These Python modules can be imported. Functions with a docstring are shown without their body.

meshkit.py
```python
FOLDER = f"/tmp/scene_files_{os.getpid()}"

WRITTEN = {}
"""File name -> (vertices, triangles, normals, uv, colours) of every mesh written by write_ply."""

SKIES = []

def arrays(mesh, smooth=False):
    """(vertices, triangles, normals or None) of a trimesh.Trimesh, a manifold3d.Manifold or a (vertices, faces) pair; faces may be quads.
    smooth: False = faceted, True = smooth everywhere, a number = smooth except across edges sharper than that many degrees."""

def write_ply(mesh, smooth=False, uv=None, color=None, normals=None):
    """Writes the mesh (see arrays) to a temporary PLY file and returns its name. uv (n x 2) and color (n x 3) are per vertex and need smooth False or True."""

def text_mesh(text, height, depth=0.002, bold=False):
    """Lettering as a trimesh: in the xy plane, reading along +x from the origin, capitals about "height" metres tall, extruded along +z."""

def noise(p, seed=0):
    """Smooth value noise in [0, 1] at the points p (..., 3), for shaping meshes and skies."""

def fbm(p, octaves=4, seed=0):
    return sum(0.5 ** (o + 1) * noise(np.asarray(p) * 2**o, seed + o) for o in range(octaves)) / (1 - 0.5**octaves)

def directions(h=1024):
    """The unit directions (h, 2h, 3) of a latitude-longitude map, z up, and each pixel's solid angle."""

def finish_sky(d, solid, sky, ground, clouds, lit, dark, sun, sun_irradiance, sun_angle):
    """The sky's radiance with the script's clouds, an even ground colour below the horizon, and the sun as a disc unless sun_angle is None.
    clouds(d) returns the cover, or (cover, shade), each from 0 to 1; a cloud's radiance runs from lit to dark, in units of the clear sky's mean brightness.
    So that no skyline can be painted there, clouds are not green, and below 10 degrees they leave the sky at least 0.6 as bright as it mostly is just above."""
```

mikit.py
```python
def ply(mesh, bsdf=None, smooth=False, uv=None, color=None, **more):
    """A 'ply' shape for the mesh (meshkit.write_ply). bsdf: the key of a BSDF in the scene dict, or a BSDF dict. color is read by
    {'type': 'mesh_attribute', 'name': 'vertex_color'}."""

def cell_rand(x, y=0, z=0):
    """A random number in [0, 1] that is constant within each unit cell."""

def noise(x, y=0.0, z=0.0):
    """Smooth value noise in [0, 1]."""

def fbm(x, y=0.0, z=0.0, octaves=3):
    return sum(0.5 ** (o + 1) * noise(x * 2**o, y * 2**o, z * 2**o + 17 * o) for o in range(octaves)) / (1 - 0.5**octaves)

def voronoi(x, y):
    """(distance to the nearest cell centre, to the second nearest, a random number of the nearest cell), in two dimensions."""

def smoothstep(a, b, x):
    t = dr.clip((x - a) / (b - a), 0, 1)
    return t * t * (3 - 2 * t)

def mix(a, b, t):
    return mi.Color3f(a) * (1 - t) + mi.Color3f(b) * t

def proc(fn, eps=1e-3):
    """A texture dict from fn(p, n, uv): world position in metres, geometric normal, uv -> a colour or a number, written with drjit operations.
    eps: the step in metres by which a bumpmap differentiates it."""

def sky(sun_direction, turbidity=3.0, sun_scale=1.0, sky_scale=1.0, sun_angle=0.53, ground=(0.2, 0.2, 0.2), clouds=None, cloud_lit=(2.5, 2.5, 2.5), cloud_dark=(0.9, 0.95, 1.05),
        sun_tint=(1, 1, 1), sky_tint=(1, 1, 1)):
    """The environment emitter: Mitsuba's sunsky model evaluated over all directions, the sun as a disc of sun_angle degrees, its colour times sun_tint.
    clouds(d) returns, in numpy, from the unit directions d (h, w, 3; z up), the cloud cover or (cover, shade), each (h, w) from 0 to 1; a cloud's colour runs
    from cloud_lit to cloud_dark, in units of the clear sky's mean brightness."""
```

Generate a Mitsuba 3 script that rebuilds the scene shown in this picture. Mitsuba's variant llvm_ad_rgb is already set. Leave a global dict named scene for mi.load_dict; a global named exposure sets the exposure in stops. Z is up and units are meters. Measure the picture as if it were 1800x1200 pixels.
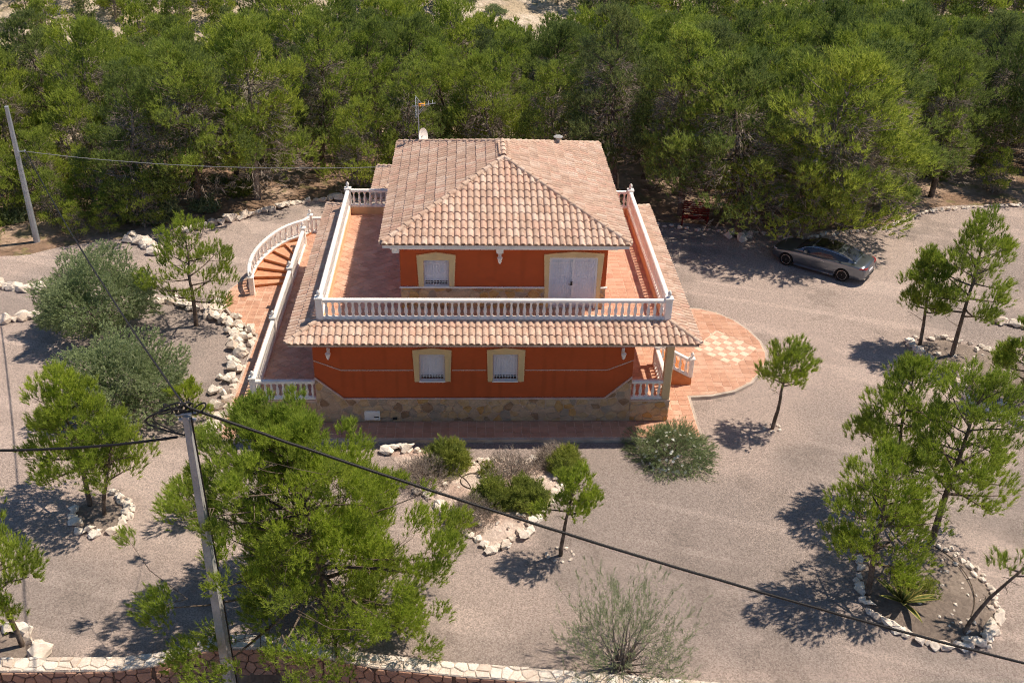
import math, random
import numpy as np, trimesh, drjit as dr, mitsuba as mi, mikit, meshkit
from shapely.geometry import Polygon, MultiPolygon, LineString, Point, box as sbox
from shapely import affinity, union_all
from scipy.spatial import Voronoi, ConvexHull

T = mi.ScalarTransform4f
PI = math.pi
scene, labels = {}, {}

# ------------------------------------------------------------------ camera, sky, exposure
def camera():
    yaw, pitch, roll = .0488, .5249, .0247
    cy, sy, cp, sp = math.cos(yaw), math.sin(yaw), math.cos(pitch), math.sin(pitch)
    f = np.array([sy * cp, cy * cp, -sp]); r0 = np.array([cy, -sy, 0]); u0 = np.cross(r0, f)
    up = -math.sin(roll) * r0 + math.cos(roll) * u0
    o = np.array([-.79, -32.499, 22.463])
    return {'type': 'perspective', 'fov': math.degrees(2 * math.atan(900 / 1827.7)), 'fov_axis': 'x', 'near_clip': .1, 'far_clip': 1500.,
            'to_world': T().look_at(origin=o.tolist(), target=(o + f).tolist(), up=up.tolist())}
scene['camera'] = camera()
SUN = (.53, .17, 1.0)
scene['sky'] = mikit.sky(SUN, turbidity=3, sky_scale=.62, sun_tint=(.95, .965, 1.0))
exposure = 1.8

# ------------------------------------------------------------------ helpers
def smooth01(a, b, x):
    t = np.clip((np.asarray(x, float) - a) / (b - a), 0, 1)
    return t * t * (3 - 2 * t)
def numbered(key):
    if key not in scene and key not in USED:
        return key
    n = COUNT.get(key, 0)
    while True:
        n += 1
        k = f'{key}_{n:03d}'
        if k not in scene and k not in USED:
            COUNT[key] = n
            return k
USED, COUNT = set(), {}
def add(key, mesh, bsdf, smooth=False, at=None):
    """one shape entry; mesh may be a ready shape dict to be shared"""
    key = numbered(key)
    d = dict(mesh) if isinstance(mesh, dict) else mikit.ply(mesh, bsdf, smooth=smooth)
    if isinstance(mesh, dict) and bsdf:
        d['bsdf'] = {'type': 'ref', 'id': bsdf}
    if at is not None:
        d['to_world'] = at
    scene[key] = d
    return key
def thing(name):
    """a thing without a mesh of its own: reserves its key"""
    k = numbered(name); USED.add(k); return k
def tag(key, label=None, category=None, group=None, kind=None):
    labels[key] = {a: b for a, b in (('label', label), ('category', category), ('group', group), ('kind', kind)) if b}
    return key
def cat(*ms):
    return trimesh.util.concatenate([m for m in ms if m is not None])
def box(x0, x1, y0, y1, z0, z1, c=0.0):
    if c <= 0:
        m = trimesh.creation.box(extents=(x1 - x0, y1 - y0, z1 - z0)); m.apply_translation(((x0 + x1) / 2, (y0 + y1) / 2, (z0 + z1) / 2)); return m
    P = []
    for x, sx in ((x0, 1), (x1, -1)):
        for y, sy in ((y0, 1), (y1, -1)):
            for z, sz in ((z0, 1), (z1, -1)):
                P += [(x + sx * c, y + sy * c, z), (x + sx * c, y, z + sz * c), (x, y + sy * c, z + sz * c)]
    return hull(P)
def hull(P):
    h = ConvexHull(np.asarray(P, float)); v = h.points; f = h.simplices.copy()
    n = np.cross(v[f[:, 1]] - v[f[:, 0]], v[f[:, 2]] - v[f[:, 0]])
    flip = np.einsum('ij,ij->i', n, h.equations[:, :3]) < 0
    f[flip] = f[flip][:, ::-1]
    return trimesh.Trimesh(v, f)
def tube(points, radii, sides=6, caps=False):
    p = np.asarray(points, float); n = len(p)
    t = np.gradient(p, axis=0); t /= np.linalg.norm(t, axis=1, keepdims=True) + 1e-12
    ref = np.array([0, 0, 1.0]) if abs(t[:, 2]).mean() < .8 else np.array([1.0, 0, 0])
    a = np.cross(t, ref); a /= np.linalg.norm(a, axis=1, keepdims=True) + 1e-12
    b = np.cross(t, a); ang = np.arange(sides) * 2 * PI / sides
    r = np.broadcast_to(radii, (n,))
    v = p[:, None] + r[:, None, None] * (np.cos(ang)[None, :, None] * a[:, None] + np.sin(ang)[None, :, None] * b[:, None])
    i, j = np.meshgrid(np.arange(n - 1), np.arange(sides), indexing='ij')
    q = np.stack([i * sides + j, i * sides + (j + 1) % sides, (i + 1) * sides + (j + 1) % sides, (i + 1) * sides + j], -1).reshape(-1, 4)
    v = v.reshape(-1, 3); f = np.vstack([q[:, [0, 1, 2]], q[:, [0, 2, 3]]])
    if caps:
        k = np.arange(1, sides - 1)
        f = np.vstack([f, np.stack([k * 0, k + 1, k], 1), np.stack([k * 0, k, k + 1], 1) + (n - 1) * sides])
    return trimesh.Trimesh(v, f, process=False)
class Acc:
    def __init__(s): s.v, s.f, s.n = [], [], 0
    def add(s, m):
        v, f = (m.vertices, m.faces) if hasattr(m, 'faces') else m
        s.v.append(v); s.f.append(np.asarray(f) + s.n); s.n += len(v)
    def mesh(s): return trimesh.Trimesh(np.vstack(s.v), np.vstack(s.f), process=False)
def lathe(prof, sides=10):
    """prof: (r, z) from bottom to top"""
    pr = np.asarray(prof, float); a = np.arange(sides) * 2 * PI / sides; n = len(pr)
    v = np.stack([pr[:, :1] * np.cos(a), pr[:, :1] * np.sin(a), np.repeat(pr[:, 1:], sides, 1)], -1).reshape(-1, 3)
    i, j = np.meshgrid(np.arange(n - 1), np.arange(sides), indexing='ij')
    q = np.stack([i * sides + j, i * sides + (j + 1) % sides, (i + 1) * sides + (j + 1) % sides, (i + 1) * sides + j], -1).reshape(-1, 4)
    k = np.arange(1, sides - 1)
    f = np.vstack([q[:, [0, 1, 2]], q[:, [0, 2, 3]], np.stack([k * 0, k + 1, k], 1), np.stack([k * 0, k, k + 1], 1) + (n - 1) * sides])
    return trimesh.Trimesh(v, f, process=False)
def polys(g):
    return [p for p in (g.geoms if hasattr(g, 'geoms') else [g]) if isinstance(p, Polygon) and p.area > 1e-6]
def extrude(poly, h):
    return cat(*[trimesh.creation.extrude_polygon(p, h, engine='earcut') for p in polys(poly)])
def frame(o, ex, ey):
    """4x4: local x,y,z -> world with z = ex x ey"""
    ex, ey = np.asarray(ex, float), np.asarray(ey, float); m = np.eye(4)
    m[:3, 0], m[:3, 1], m[:3, 2], m[:3, 3] = ex, ey, np.cross(ex, ey), o
    return m
FRONT = lambda y: frame((0, y, 0), (1, 0, 0), (0, 0, 1))      # local (x,z) plane facing -y
def slab(poly, t, bev=.006):
    """a thin convex-ish piece from a polygon, top edge bevelled"""
    p = np.array(poly.exterior.coords)[:-1]
    if not poly.exterior.is_ccw: p = p[::-1]
    q = poly.buffer(-bev, join_style=2)
    n = len(p)
    c = p.mean(0); d = p - c; L = np.linalg.norm(d, axis=1, keepdims=True)
    inn = c + d * np.maximum(.2, 1 - bev * 1.3 / np.maximum(L, 1e-6))
    v = np.vstack([np.c_[p, np.zeros(n)], np.c_[p, np.full(n, t - bev)], np.c_[inn, np.full(n, t)]])
    i = np.arange(n); j = (i + 1) % n; f = []
    for a in (0, n):
        f += [np.stack([i + a, j + a, j + a + n], 1), np.stack([i + a, j + a + n, i + a + n], 1)]
    k = np.arange(1, n - 1)
    f.append(np.stack([k * 0, k, k + 1], 1) + 2 * n)
    return trimesh.Trimesh(v, np.vstack(f), process=False)
def crazy(poly, size, joint, rng, aspect=1.0):
    """irregular stones filling a polygon"""
    x0, y0, x1, y1 = poly.bounds; pts = []
    nx, ny = int((x1 - x0) / size / aspect) + 3, int((y1 - y0) / size) + 3
    for i in range(-1, nx):
        for j in range(-1, ny):
            pts.append((x0 + (i + .5 * (j % 2) + rng.uniform(-.38, .38)) * size * aspect, y0 + (j + rng.uniform(-.38, .38)) * size))
    vo = Voronoi(pts); out = []
    for r in vo.point_region:
        reg = vo.regions[r]
        if -1 in reg or len(reg) < 3: continue
        for q in polys(Polygon(vo.vertices[reg]).intersection(poly).buffer(-joint / 2, join_style=2)):
            q = q.buffer(-.02).buffer(.02, quad_segs=2).simplify(.008)
            for q in polys(q):
                if q.area > size * size * .12: out.append(Polygon(q.exterior))
    return out
rod = lambda a, b, r, s=6: tube([a, b], r, s, True)

# ------------------------------------------------------------------ materials
N, FB = mikit.noise, mikit.fbm
def bs(name, fn, rough=.7, spec=.3, bump=None, two=True, **kw):
    b = {'type': 'principled', 'base_color': mikit.proc(fn) if callable(fn) else {'type': 'rgb', 'value': list(fn)}, 'roughness': rough, 'specular': spec, **kw}
    if bump: b = {'type': 'bumpmap', 'arbitrary': mikit.proc(bump[0], eps=bump[2] if len(bump) > 2 else 3e-3), 'scale': bump[1], 'bsdf': b}
    scene[name] = {'type': 'twosided', 'bsdf': b} if two else b
    return name
V = lambda c, k: mi.Color3f(*[x * k for x in c])
def mottled(c0, c1, f=3., g=30., amt=.25):
    def fn(p, n, uv):
        c = mikit.mix(c0, c1, mikit.smoothstep(.3, .7, FB(p.x * f, p.y * f, p.z * f)))
        return c * (1 - amt + 2 * amt * N(p.x * g, p.y * g, p.z * g))
    return fn
def plaster(c):
    def fn(p, n, uv):
        k = FB(p.x * .9, p.y * .9, p.z * .9) * .16 + N(p.x * 28, p.y * 28, p.z * 28) * .12 + .87
        streak = mikit.smoothstep(.62, .9, N(p.x * 5, p.y * 5, p.z * .5)) * .10
        return V(c, 1.) * k * (1 - streak)
    return fn
pbump = lambda p, n, uv: FB(p.x * 40, p.y * 40, p.z * 40, 2)
bs('orange_plaster', plaster((.51, .110, .038)), .85, .2, (pbump, .004))
bs('yellow_plaster', plaster((.74, .58, .32)), .85, .2, (pbump, .003))
bs('kerb_plaster', plaster((.66, .47, .29)), .85, .2, (pbump, .003))
bs('column_plaster', plaster((.72, .56, .34)), .85, .2, (pbump, .003))
bs('beige_plaster', plaster((.62, .46, .36)), .85, .2, (pbump, .003))
bs('white_paint', plaster((.90, .89, .87)), .55, .3)
bs('white_metal', (.74, .76, .82), .4, .5)
bs('shutter_white', plaster((.74, .78, .88)), .5, .4)
bs('dark_gap', (.03, .035, .04), .5)
bs('moulding_stone', mottled((.62, .47, .40), (.72, .58, .50), 4, 40, .1), .8)
bs('mortar', mottled((.52, .39, .30), (.60, .47, .37), 4, 60, .2), .95)
for i, (a, b) in enumerate((((.52, .34, .18), (.60, .43, .27)), ((.50, .27, .10), (.58, .37, .17)), ((.30, .18, .11), (.40, .26, .17)), ((.50, .35, .24), (.57, .42, .30)), ((.36, .29, .23), (.46, .36, .28)), ((.60, .45, .30), (.56, .39, .23)))):
    bs(f'clad_stone_{i}', mottled(a, b, 5, 45, .22), .85, .3, (lambda p, n, uv: FB(p.x * 18, p.y * 18, p.z * 18), .012))
def terracotta(c0, c1):
    def fn(p, n, uv):
        return mikit.mix(c0, c1, mikit.smoothstep(.25, .75, FB(p.x * 4, p.y * 4, p.z * 4))) * (.88 + .24 * N(p.x * 50, p.y * 50, p.z * 50))
    return fn
for i, (a, b) in enumerate((((.59, .335, .235), (.65, .40, .29)), ((.56, .315, .22), (.62, .38, .27)), ((.63, .38, .275), (.68, .45, .34)), ((.50, .275, .19), (.59, .35, .25)))):
    bs(f'floor_tile_{i}', terracotta(a, b), .5, .4)
bs('cream_tile', terracotta((.78, .62, .48), (.82, .69, .56)), .5, .4)
bs('grout', mottled((.70, .52, .40), (.76, .58, .46), 3, 60, .1), .95)
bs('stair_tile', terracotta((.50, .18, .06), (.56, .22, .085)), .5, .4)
bs('stair_tread_sunlit', terracotta((.62, .31, .18), (.66, .36, .225)), .5, .4)  # stair tile lightened to paint sun on the treads against shaded risers
bs('kerb', mottled((.45, .38, .33), (.56, .49, .43), 3, 50, .15), .9)
def rooftile(c0, c1, c2):
    def fn(p, n, uv):
        c = mikit.mix(c0, c1, mikit.smoothstep(.3, .7, FB(p.x * 5, p.y * 5, p.z * 5)))
        c = mikit.mix(c, c2, mikit.smoothstep(.55, .8, FB(p.x * 9 + 7, p.y * 9, p.z * 9)) * .36)
        return c * (.9 + .2 * N(p.x * 60, p.y * 60, p.z * 60))
    return fn
for i, (a, b) in enumerate((((.575, .415, .325), (.655, .495, .40)), ((.54, .375, .29), (.625, .455, .365)), ((.625, .475, .385), (.695, .55, .46)), ((.49, .345, .27), (.575, .425, .34)), ((.595, .395, .31), (.655, .465, .375)))):
    bs(f'roof_tile_{i}', rooftile(a, b, (.36, .25, .185)), .8, .25)
bs('roof_under', mottled((.25, .15, .10), (.34, .22, .15), 4, 40, .2), .95)
bs('hip_tile', rooftile((.55, .40, .31), (.65, .49, .39), (.36, .28, .23)), .8, .25)

# gravel, soil
def grains(p, s):
    d1, d2, r = mikit.voronoi(p.x * s, p.y * s)
    return r, d1
def gravel(p, n, uv):
    r, d = grains(p, 24.)
    r2, _ = grains(mi.Point3f(p.x + .37 * p.y, p.y - .37 * p.x, 0), 47.)
    big = FB(p.x * .22 + 3, p.y * .22, 0, 4)
    mid = FB(p.x * 1.1, p.y * 1.1, 3, 3)
    c = mikit.mix((.385, .318, .288), (.298, .254, .235), mikit.smoothstep(.42, .66, big))
    c = mikit.mix(c, (.185, .158, .143), mikit.smoothstep(.52, .68, FB(p.x * .45 + 11, p.y * .45 - 5, 1, 3)) * mikit.smoothstep(.40, .62, mid) * .38)
    track = mikit.smoothstep(.64, .74, N((p.y + .35 * p.x) * 1.4, (p.x - .35 * p.y) * .12, 9)) * .16
    return c * (.60 + .48 * r + .30 * r2) * (1 + track)
gbump = lambda p, n, uv: mikit.voronoi(p.x * 24, p.y * 24)[0] * -1
bs('gravel', gravel, .95, .15, (gbump, .018, 8e-3))
def soil(p, n, uv):
    r, d = grains(p, 14.)
    c = mikit.mix((.20, .165, .145), (.265, .22, .19), mikit.smoothstep(.3, .7, FB(p.x * .9, p.y * .9, 0)))
    return c * (.7 + .35 * r + .25 * N(p.x * 40, p.y * 40, 0))
bs('bed_soil', soil, .95, .1, (gbump, .014, 8e-3))
def pale_soil(p, n, uv):
    r, d = grains(p, 14.)
    c = mikit.mix((.58, .48, .42), (.44, .335, .285), mikit.smoothstep(.4, .7, FB(p.x * 1.6, p.y * 1.6, 0)))
    return c * (.72 + .4 * r + .2 * N(p.x * 40, p.y * 40, 0))
bs('bed_pale', pale_soil, .95, .1, (gbump, .014, 8e-3))
def forest(p, n, uv):
    c = mikit.mix((.24, .165, .12), (.40, .30, .235), mikit.smoothstep(.40, .66, FB(p.x * .35, p.y * .35, 0, 4)))
    far = mikit.smoothstep(44., 64., p.y + 26 * mikit.smoothstep(7., 3., dr.abs(p.x + 30.5)) + 10 * (FB(p.x * .09, p.y * .09, 4) - .5))
    c = mikit.mix(c, mikit.mix((.60, .52, .43), (.46, .38, .28), mikit.smoothstep(.35, .7, FB(p.x * .5, p.y * .5, 2, 4))), far)
    c = mikit.mix(c, (.17, .17, .07), mikit.smoothstep(.60, .72, FB(p.x * 1.3 + 5, p.y * 1.3, 6, 3)) * .55)
    return c * (.65 + .4 * N(p.x * 5, p.y * 5, 1) + .3 * N(p.x * 22, p.y * 22, 1))
bs('forest_soil', forest, .95, .1, (lambda p, n, uv: FB(p.x * 6, p.y * 6, 0), .08, 2e-2))
for i, (a, b) in enumerate((((.70, .62, .54), (.80, .73, .65)), ((.62, .52, .44), (.72, .63, .55)), ((.76, .70, .63), (.84, .79, .72)))):
    bs(f'limestone_{i}', mottled(a, b, 6, 35, .12), .85, .25, (lambda p, n, uv: FB(p.x * 14, p.y * 14, p.z * 14), .02))
bs('limestone_grey', mottled((.38, .33, .30), (.52, .45, .40), 6, 35, .15), .85, .25, (lambda p, n, uv: FB(p.x * 14, p.y * 14, p.z * 14), .02))
for i, c in enumerate(((.40, .235, .175), (.36, .215, .165), (.44, .27, .20))):
    bs(f'wall_stone_{i}', mottled(c, tuple(x * 1.18 for x in c), 5, 35, .15), .85, .25, (lambda p, n, uv: FB(p.x * 14, p.y * 14, p.z * 14), .015))
bs('wall_joint', (.16, .11, .085), .95)
bs('cap_joint', mottled((.50, .44, .38), (.6, .53, .46), 4, 50, .2), .95)
bs('concrete', mottled((.36, .37, .38), (.46, .46, .46), 2, 30, .12), .85, .25, (lambda p, n, uv: FB(p.x * 25, p.y * 25, p.z * 8), .004))
bs('galvanised', mottled((.42, .46, .52), (.50, .54, .60), 3, 20, .06), .45, .5, metallic=.4)
bs('black_cable', (.018, .018, .02), .5)
bs('grey_cable', (.35, .36, .38), .5)
bs('orange_plastic', (.75, .36, .06), .5)
bs('red_paint', mottled((.13, .008, .008), (.17, .012, .010), 4, 40, .12), .35, .5)
bs('asphalt', mottled((.06, .06, .06), (.09, .085, .08), 2, 60, .2), .95)
bs('hose', (.10, .075, .055), .6)
# foliage and bark
def leafy(c0, c1, c2, f=.28):
    def fn(p, n, uv):
        c = mikit.mix(c0, c1, mikit.smoothstep(.34, .66, FB(p.x * f, p.y * f, p.z * f * .6, 2)))
        c = mikit.mix(c, c2, mikit.smoothstep(.45, .75, N(p.x * 1.7 + 9, p.y * 1.7, p.z * 1.7)) * .7)
        return c * (.72 + .56 * N(p.x * 14, p.y * 14, p.z * 14))
    return fn
def leaf(name, cols, f=.28, trans=.75, rough=.55):
    scene[name] = {'type': 'principledthin', 'base_color': mikit.proc(leafy(*cols, f=f)), 'roughness': rough, 'diff_trans': trans, 'eta': 1.3}
    return name
leaf('pine_needles', ((.23, .305, .095), (.41, .505, .105), (.185, .245, .095)))
leaf('garden_needles', ((.34, .44, .075), (.44, .54, .08), (.27, .35, .075)))
leaf('pine_needles_yellow', ((.36, .45, .095), (.48, .56, .105), (.26, .335, .095)))
leaf('pine_needles_grey', ((.205, .26, .11), (.29, .355, .125), (.18, .225, .11)))
leaf('olive_leaves', ((.33, .41, .215), (.40, .47, .27), (.27, .34, .17)), .6)
leaf('bush_leaves', ((.31, .37, .095), (.40, .45, .105), (.24, .30, .09)), .8)
leaf('dry_twigs', ((.40, .345, .305), (.47, .41, .365), (.33, .285, .245)), .8, .3)
leaf('feather_leaves', ((.33, .385, .23), (.38, .43, .25), (.27, .32, .19)), .8)
leaf('oleander_leaves', ((.22, .29, .14), (.27, .33, .17), (.17, .235, .11)), .8)
leaf('agave_green', ((.12, .16, .05), (.15, .19, .06), (.10, .14, .045)), .8, .3, .4)
leaf('agave_yellow', ((.50, .44, .14), (.55, .48, .18), (.42, .38, .12)), .8, .3, .4)
bs('white_petal', (.85, .85, .83), .6)
bs('pine_bark', mottled((.115, .088, .070), (.20, .16, .135), 5, 30, .3), .95, .1)
bs('grey_bark', mottled((.24, .20, .175), (.34, .295, .26), 5, 30, .3), .95, .1)

# ------------------------------------------------------------------ terrain
outer = [(-30, -12.3), (-13.4, -12.21), (-10.4, -12.23), (-9.36, -12.08), (-8.55, -11.62), (-7.5, -11.46), (-6.2, -11.50), (-4.8, -11.85), (-3.35, -12.23), (-1.15, -12.56), (2.0, -12.92), (5.0, -13.28), (12, -14.1), (30, -15.7)]
inner = [(x + dx, y + .50) for (x, y), dx in zip(outer, [0, 0, .1, .15, .1, 0, -.1, -.1, -.1, -.1, -.1, -.1, -.1, 0])]
WALL_Y = lambda x: np.interp(x, [p[0] for p in outer], [p[1] for p in outer])
EDGE = [(-60, 12), (-24, 14.0), (-17.8, 16.6), (-14.9, 18.2), (-12.5, 19.8), (-10.3, 21.4), (-8, 22.2), (4, 22), (9, 18.9), (13.8, 18.3), (16.5, 17.2), (21.9, 18.7), (25.3, 21.0), (31, 22.0), (60, 23.5)]
ex_, ey_ = np.array(EDGE).T
def y_edge(x): return np.interp(x, ex_, ey_)
def height(x, y):
    x, y = np.asarray(x, float), np.asarray(y, float)
    P = np.stack([x * .06, y * .06, x * 0], -1)
    h = -7.5 * smooth01(26, 60, y) + 26 * smooth01(58, 135, y)
    h = h + (meshkit.fbm(P, 3, 5) - .5) * 5 * smooth01(24, 50, y)
    h = h + (meshkit.fbm(P * 8, 3, 9) - .5) * .35
    out = smooth01(-.6, .5, y - y_edge(x))
    h = np.where(y < 26, h * smooth01(-.5, 3, y - y_edge(x)), h)
    h = h * out - .35 * (1 - out)
    return np.where(y < WALL_Y(x) + .1, -1.25 + (meshkit.fbm(P * 5, 2, 3) - .5) * .1, h)
def build_terrain():
    xs = np.concatenate([np.linspace(-400, -70, 20)[:-1], np.linspace(-70, 80, 226), np.linspace(80, 400, 20)[1:]])
    ys = np.concatenate([np.linspace(-300, -24, 10)[:-1], np.linspace(-24, -12.45, 12), np.linspace(-12.35, 10, 20), np.linspace(10.5, 95, 150), np.linspace(95, 700, 30)[1:]])
    X, Y = np.meshgrid(xs, ys); Z = height(X, Y)
    n, m = X.shape; i, j = np.meshgrid(np.arange(n - 1), np.arange(m - 1), indexing='ij'); a = i * m + j
    f = np.stack([a, a + 1, a + m + 1, a + m], -1).reshape(-1, 4)
    add('forest_floor', trimesh.Trimesh(np.stack([X, Y, Z], -1).reshape(-1, 3), np.vstack([f[:, :3], f[:, [0, 2, 3]]]), process=False), 'forest_soil', True)
    tag('forest_floor', 'pine litter and pale bare soil sloping away behind the house', 'ground', kind='structure')
    # the gravel yard
    r = np.random.default_rng(4); pts = []
    for x in np.linspace(-75, 80, 260): pts.append((x, float(y_edge(x)) + .25 + .45 * (meshkit.noise(np.array([x * .8, 0, 0])) - .5)))
    poly = Polygon([(-75, -12.0)] + pts + [(80, -15.2)] + [(x, y - .02) for x, y in inner[::-1]])
    add('gravel_yard', extrude(poly, .3).apply_translation((0, 0, -.3)), 'gravel')
    tag('gravel_yard', 'pinkish grey gravel yard all round the house', 'ground', kind='structure')
build_terrain()
ground_z = lambda x, y: float(height(x, y)) if y > y_edge(x) + .2 else 0.0

# ------------------------------------------------------------------ floors of tiles
def tiled(holder, poly, z, size, angle, limit=300, gap=.018, special=None, mats=4, seed=0, skirt=.14, focus=(-.8, -32.), mat_names=None, kerb=None):
    """holder: the grout sheet; each tile a child (nearest LIMIT), the others one child"""
    rng = np.random.default_rng(seed)
    base = add(holder, extrude(poly, skirt).apply_translation((0, 0, z - skirt)), kerb or 'grout')
    c = poly.centroid; L = affinity.rotate(poly, -angle, origin=(c.x, c.y), use_radians=True)
    x0, y0, x1, y1 = L.bounds; full = mikit.ply(slab(sbox(-size / 2 + gap / 2, -size / 2 + gap / 2, size / 2 - gap / 2, size / 2 - gap / 2), .014, .005))
    found = []
    inner = L.buffer(-.02)
    for i in range(int((x1 - x0) / size) + 2):
        for j in range(int((y1 - y0) / size) + 2):
            cx, cy = x0 + (i + .5) * size, y0 + (j + .5) * size
            sq = sbox(cx - size / 2 + gap / 2, cy - size / 2 + gap / 2, cx + size / 2 - gap / 2, cy + size / 2 - gap / 2)
            ca, sa = math.cos(angle), math.sin(angle)
            w = (c.x + ca * (cx - c.x) - sa * (cy - c.y), c.y + sa * (cx - c.x) + ca * (cy - c.y))
            dist = math.hypot(w[0] - focus[0], w[1] - focus[1])
            if inner.contains(sq): found.append((dist, w, None))
            else:
                for q in polys(sq.intersection(inner)):
                    if q.area > size * size * .08: found.append((dist + size * size / q.area, w, affinity.rotate(q, angle, origin=(c.x, c.y), use_radians=True)))
    found.sort(key=lambda t: t[0])
    rest = {}
    for k, (d, w, q) in enumerate(found):
        m = special(w) if special else None
        m = m or (mat_names or [f'floor_tile_{i}' for i in range(mats)])[rng.integers(len(mat_names) if mat_names else mats)]
        if k < limit:
            if q is None: add(base + '__tile', full, m, at=T().translate([w[0], w[1], z + rng.uniform(-.003, .002)]).rotate([0, 0, 1], math.degrees(angle)))
            else: add(base + '__tile', slab(q, .014, .005).apply_translation((0, 0, z)), m)
        else:
            s = q or affinity.rotate(affinity.translate(sbox(-size / 2 + gap / 2, -size / 2 + gap / 2, size / 2 - gap / 2, size / 2 - gap / 2), *w), angle, origin=w, use_radians=True)
            rest.setdefault(m, Acc()).add(slab(s, .014, .005).apply_translation((0, 0, z)))
    if rest:
        m = max(rest, key=lambda k: rest[k].n); a = Acc()
        for r_ in rest.values(): a.add(r_.mesh())
        k = add(base + '__far_tiles', a.mesh(), m); labels[k] = {'kind': 'stuff'}
    return base

# ------------------------------------------------------------------ stone facing
def facing(holder, poly, M, size, joint, mats, thick, rng, aspect=1.2, base_m='mortar', back=.03, limit=300, piece='stone'):
    """holder: the mortar bed standing back mm proud of M's plane; every stone a child"""
    base = add(holder, extrude(poly, back).apply_transform(M), base_m)
    st = sorted(crazy(poly, size, joint, rng, aspect), key=lambda q: -q.area); rest = Acc()
    for k, q in enumerate(st):
        m = slab(q, thick * rng.uniform(.6, 1.25), .010).apply_translation((0, 0, back - .004)).apply_transform(M)
        if k < limit: add(f'{base}__{piece}', m, mats[rng.integers(len(mats))])
        else: rest.add(m)
    if rest.n: labels[add(f'{base}__small_{piece}s', rest.mesh(), mats[0])] = {'kind': 'stuff'}
    return base

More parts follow.
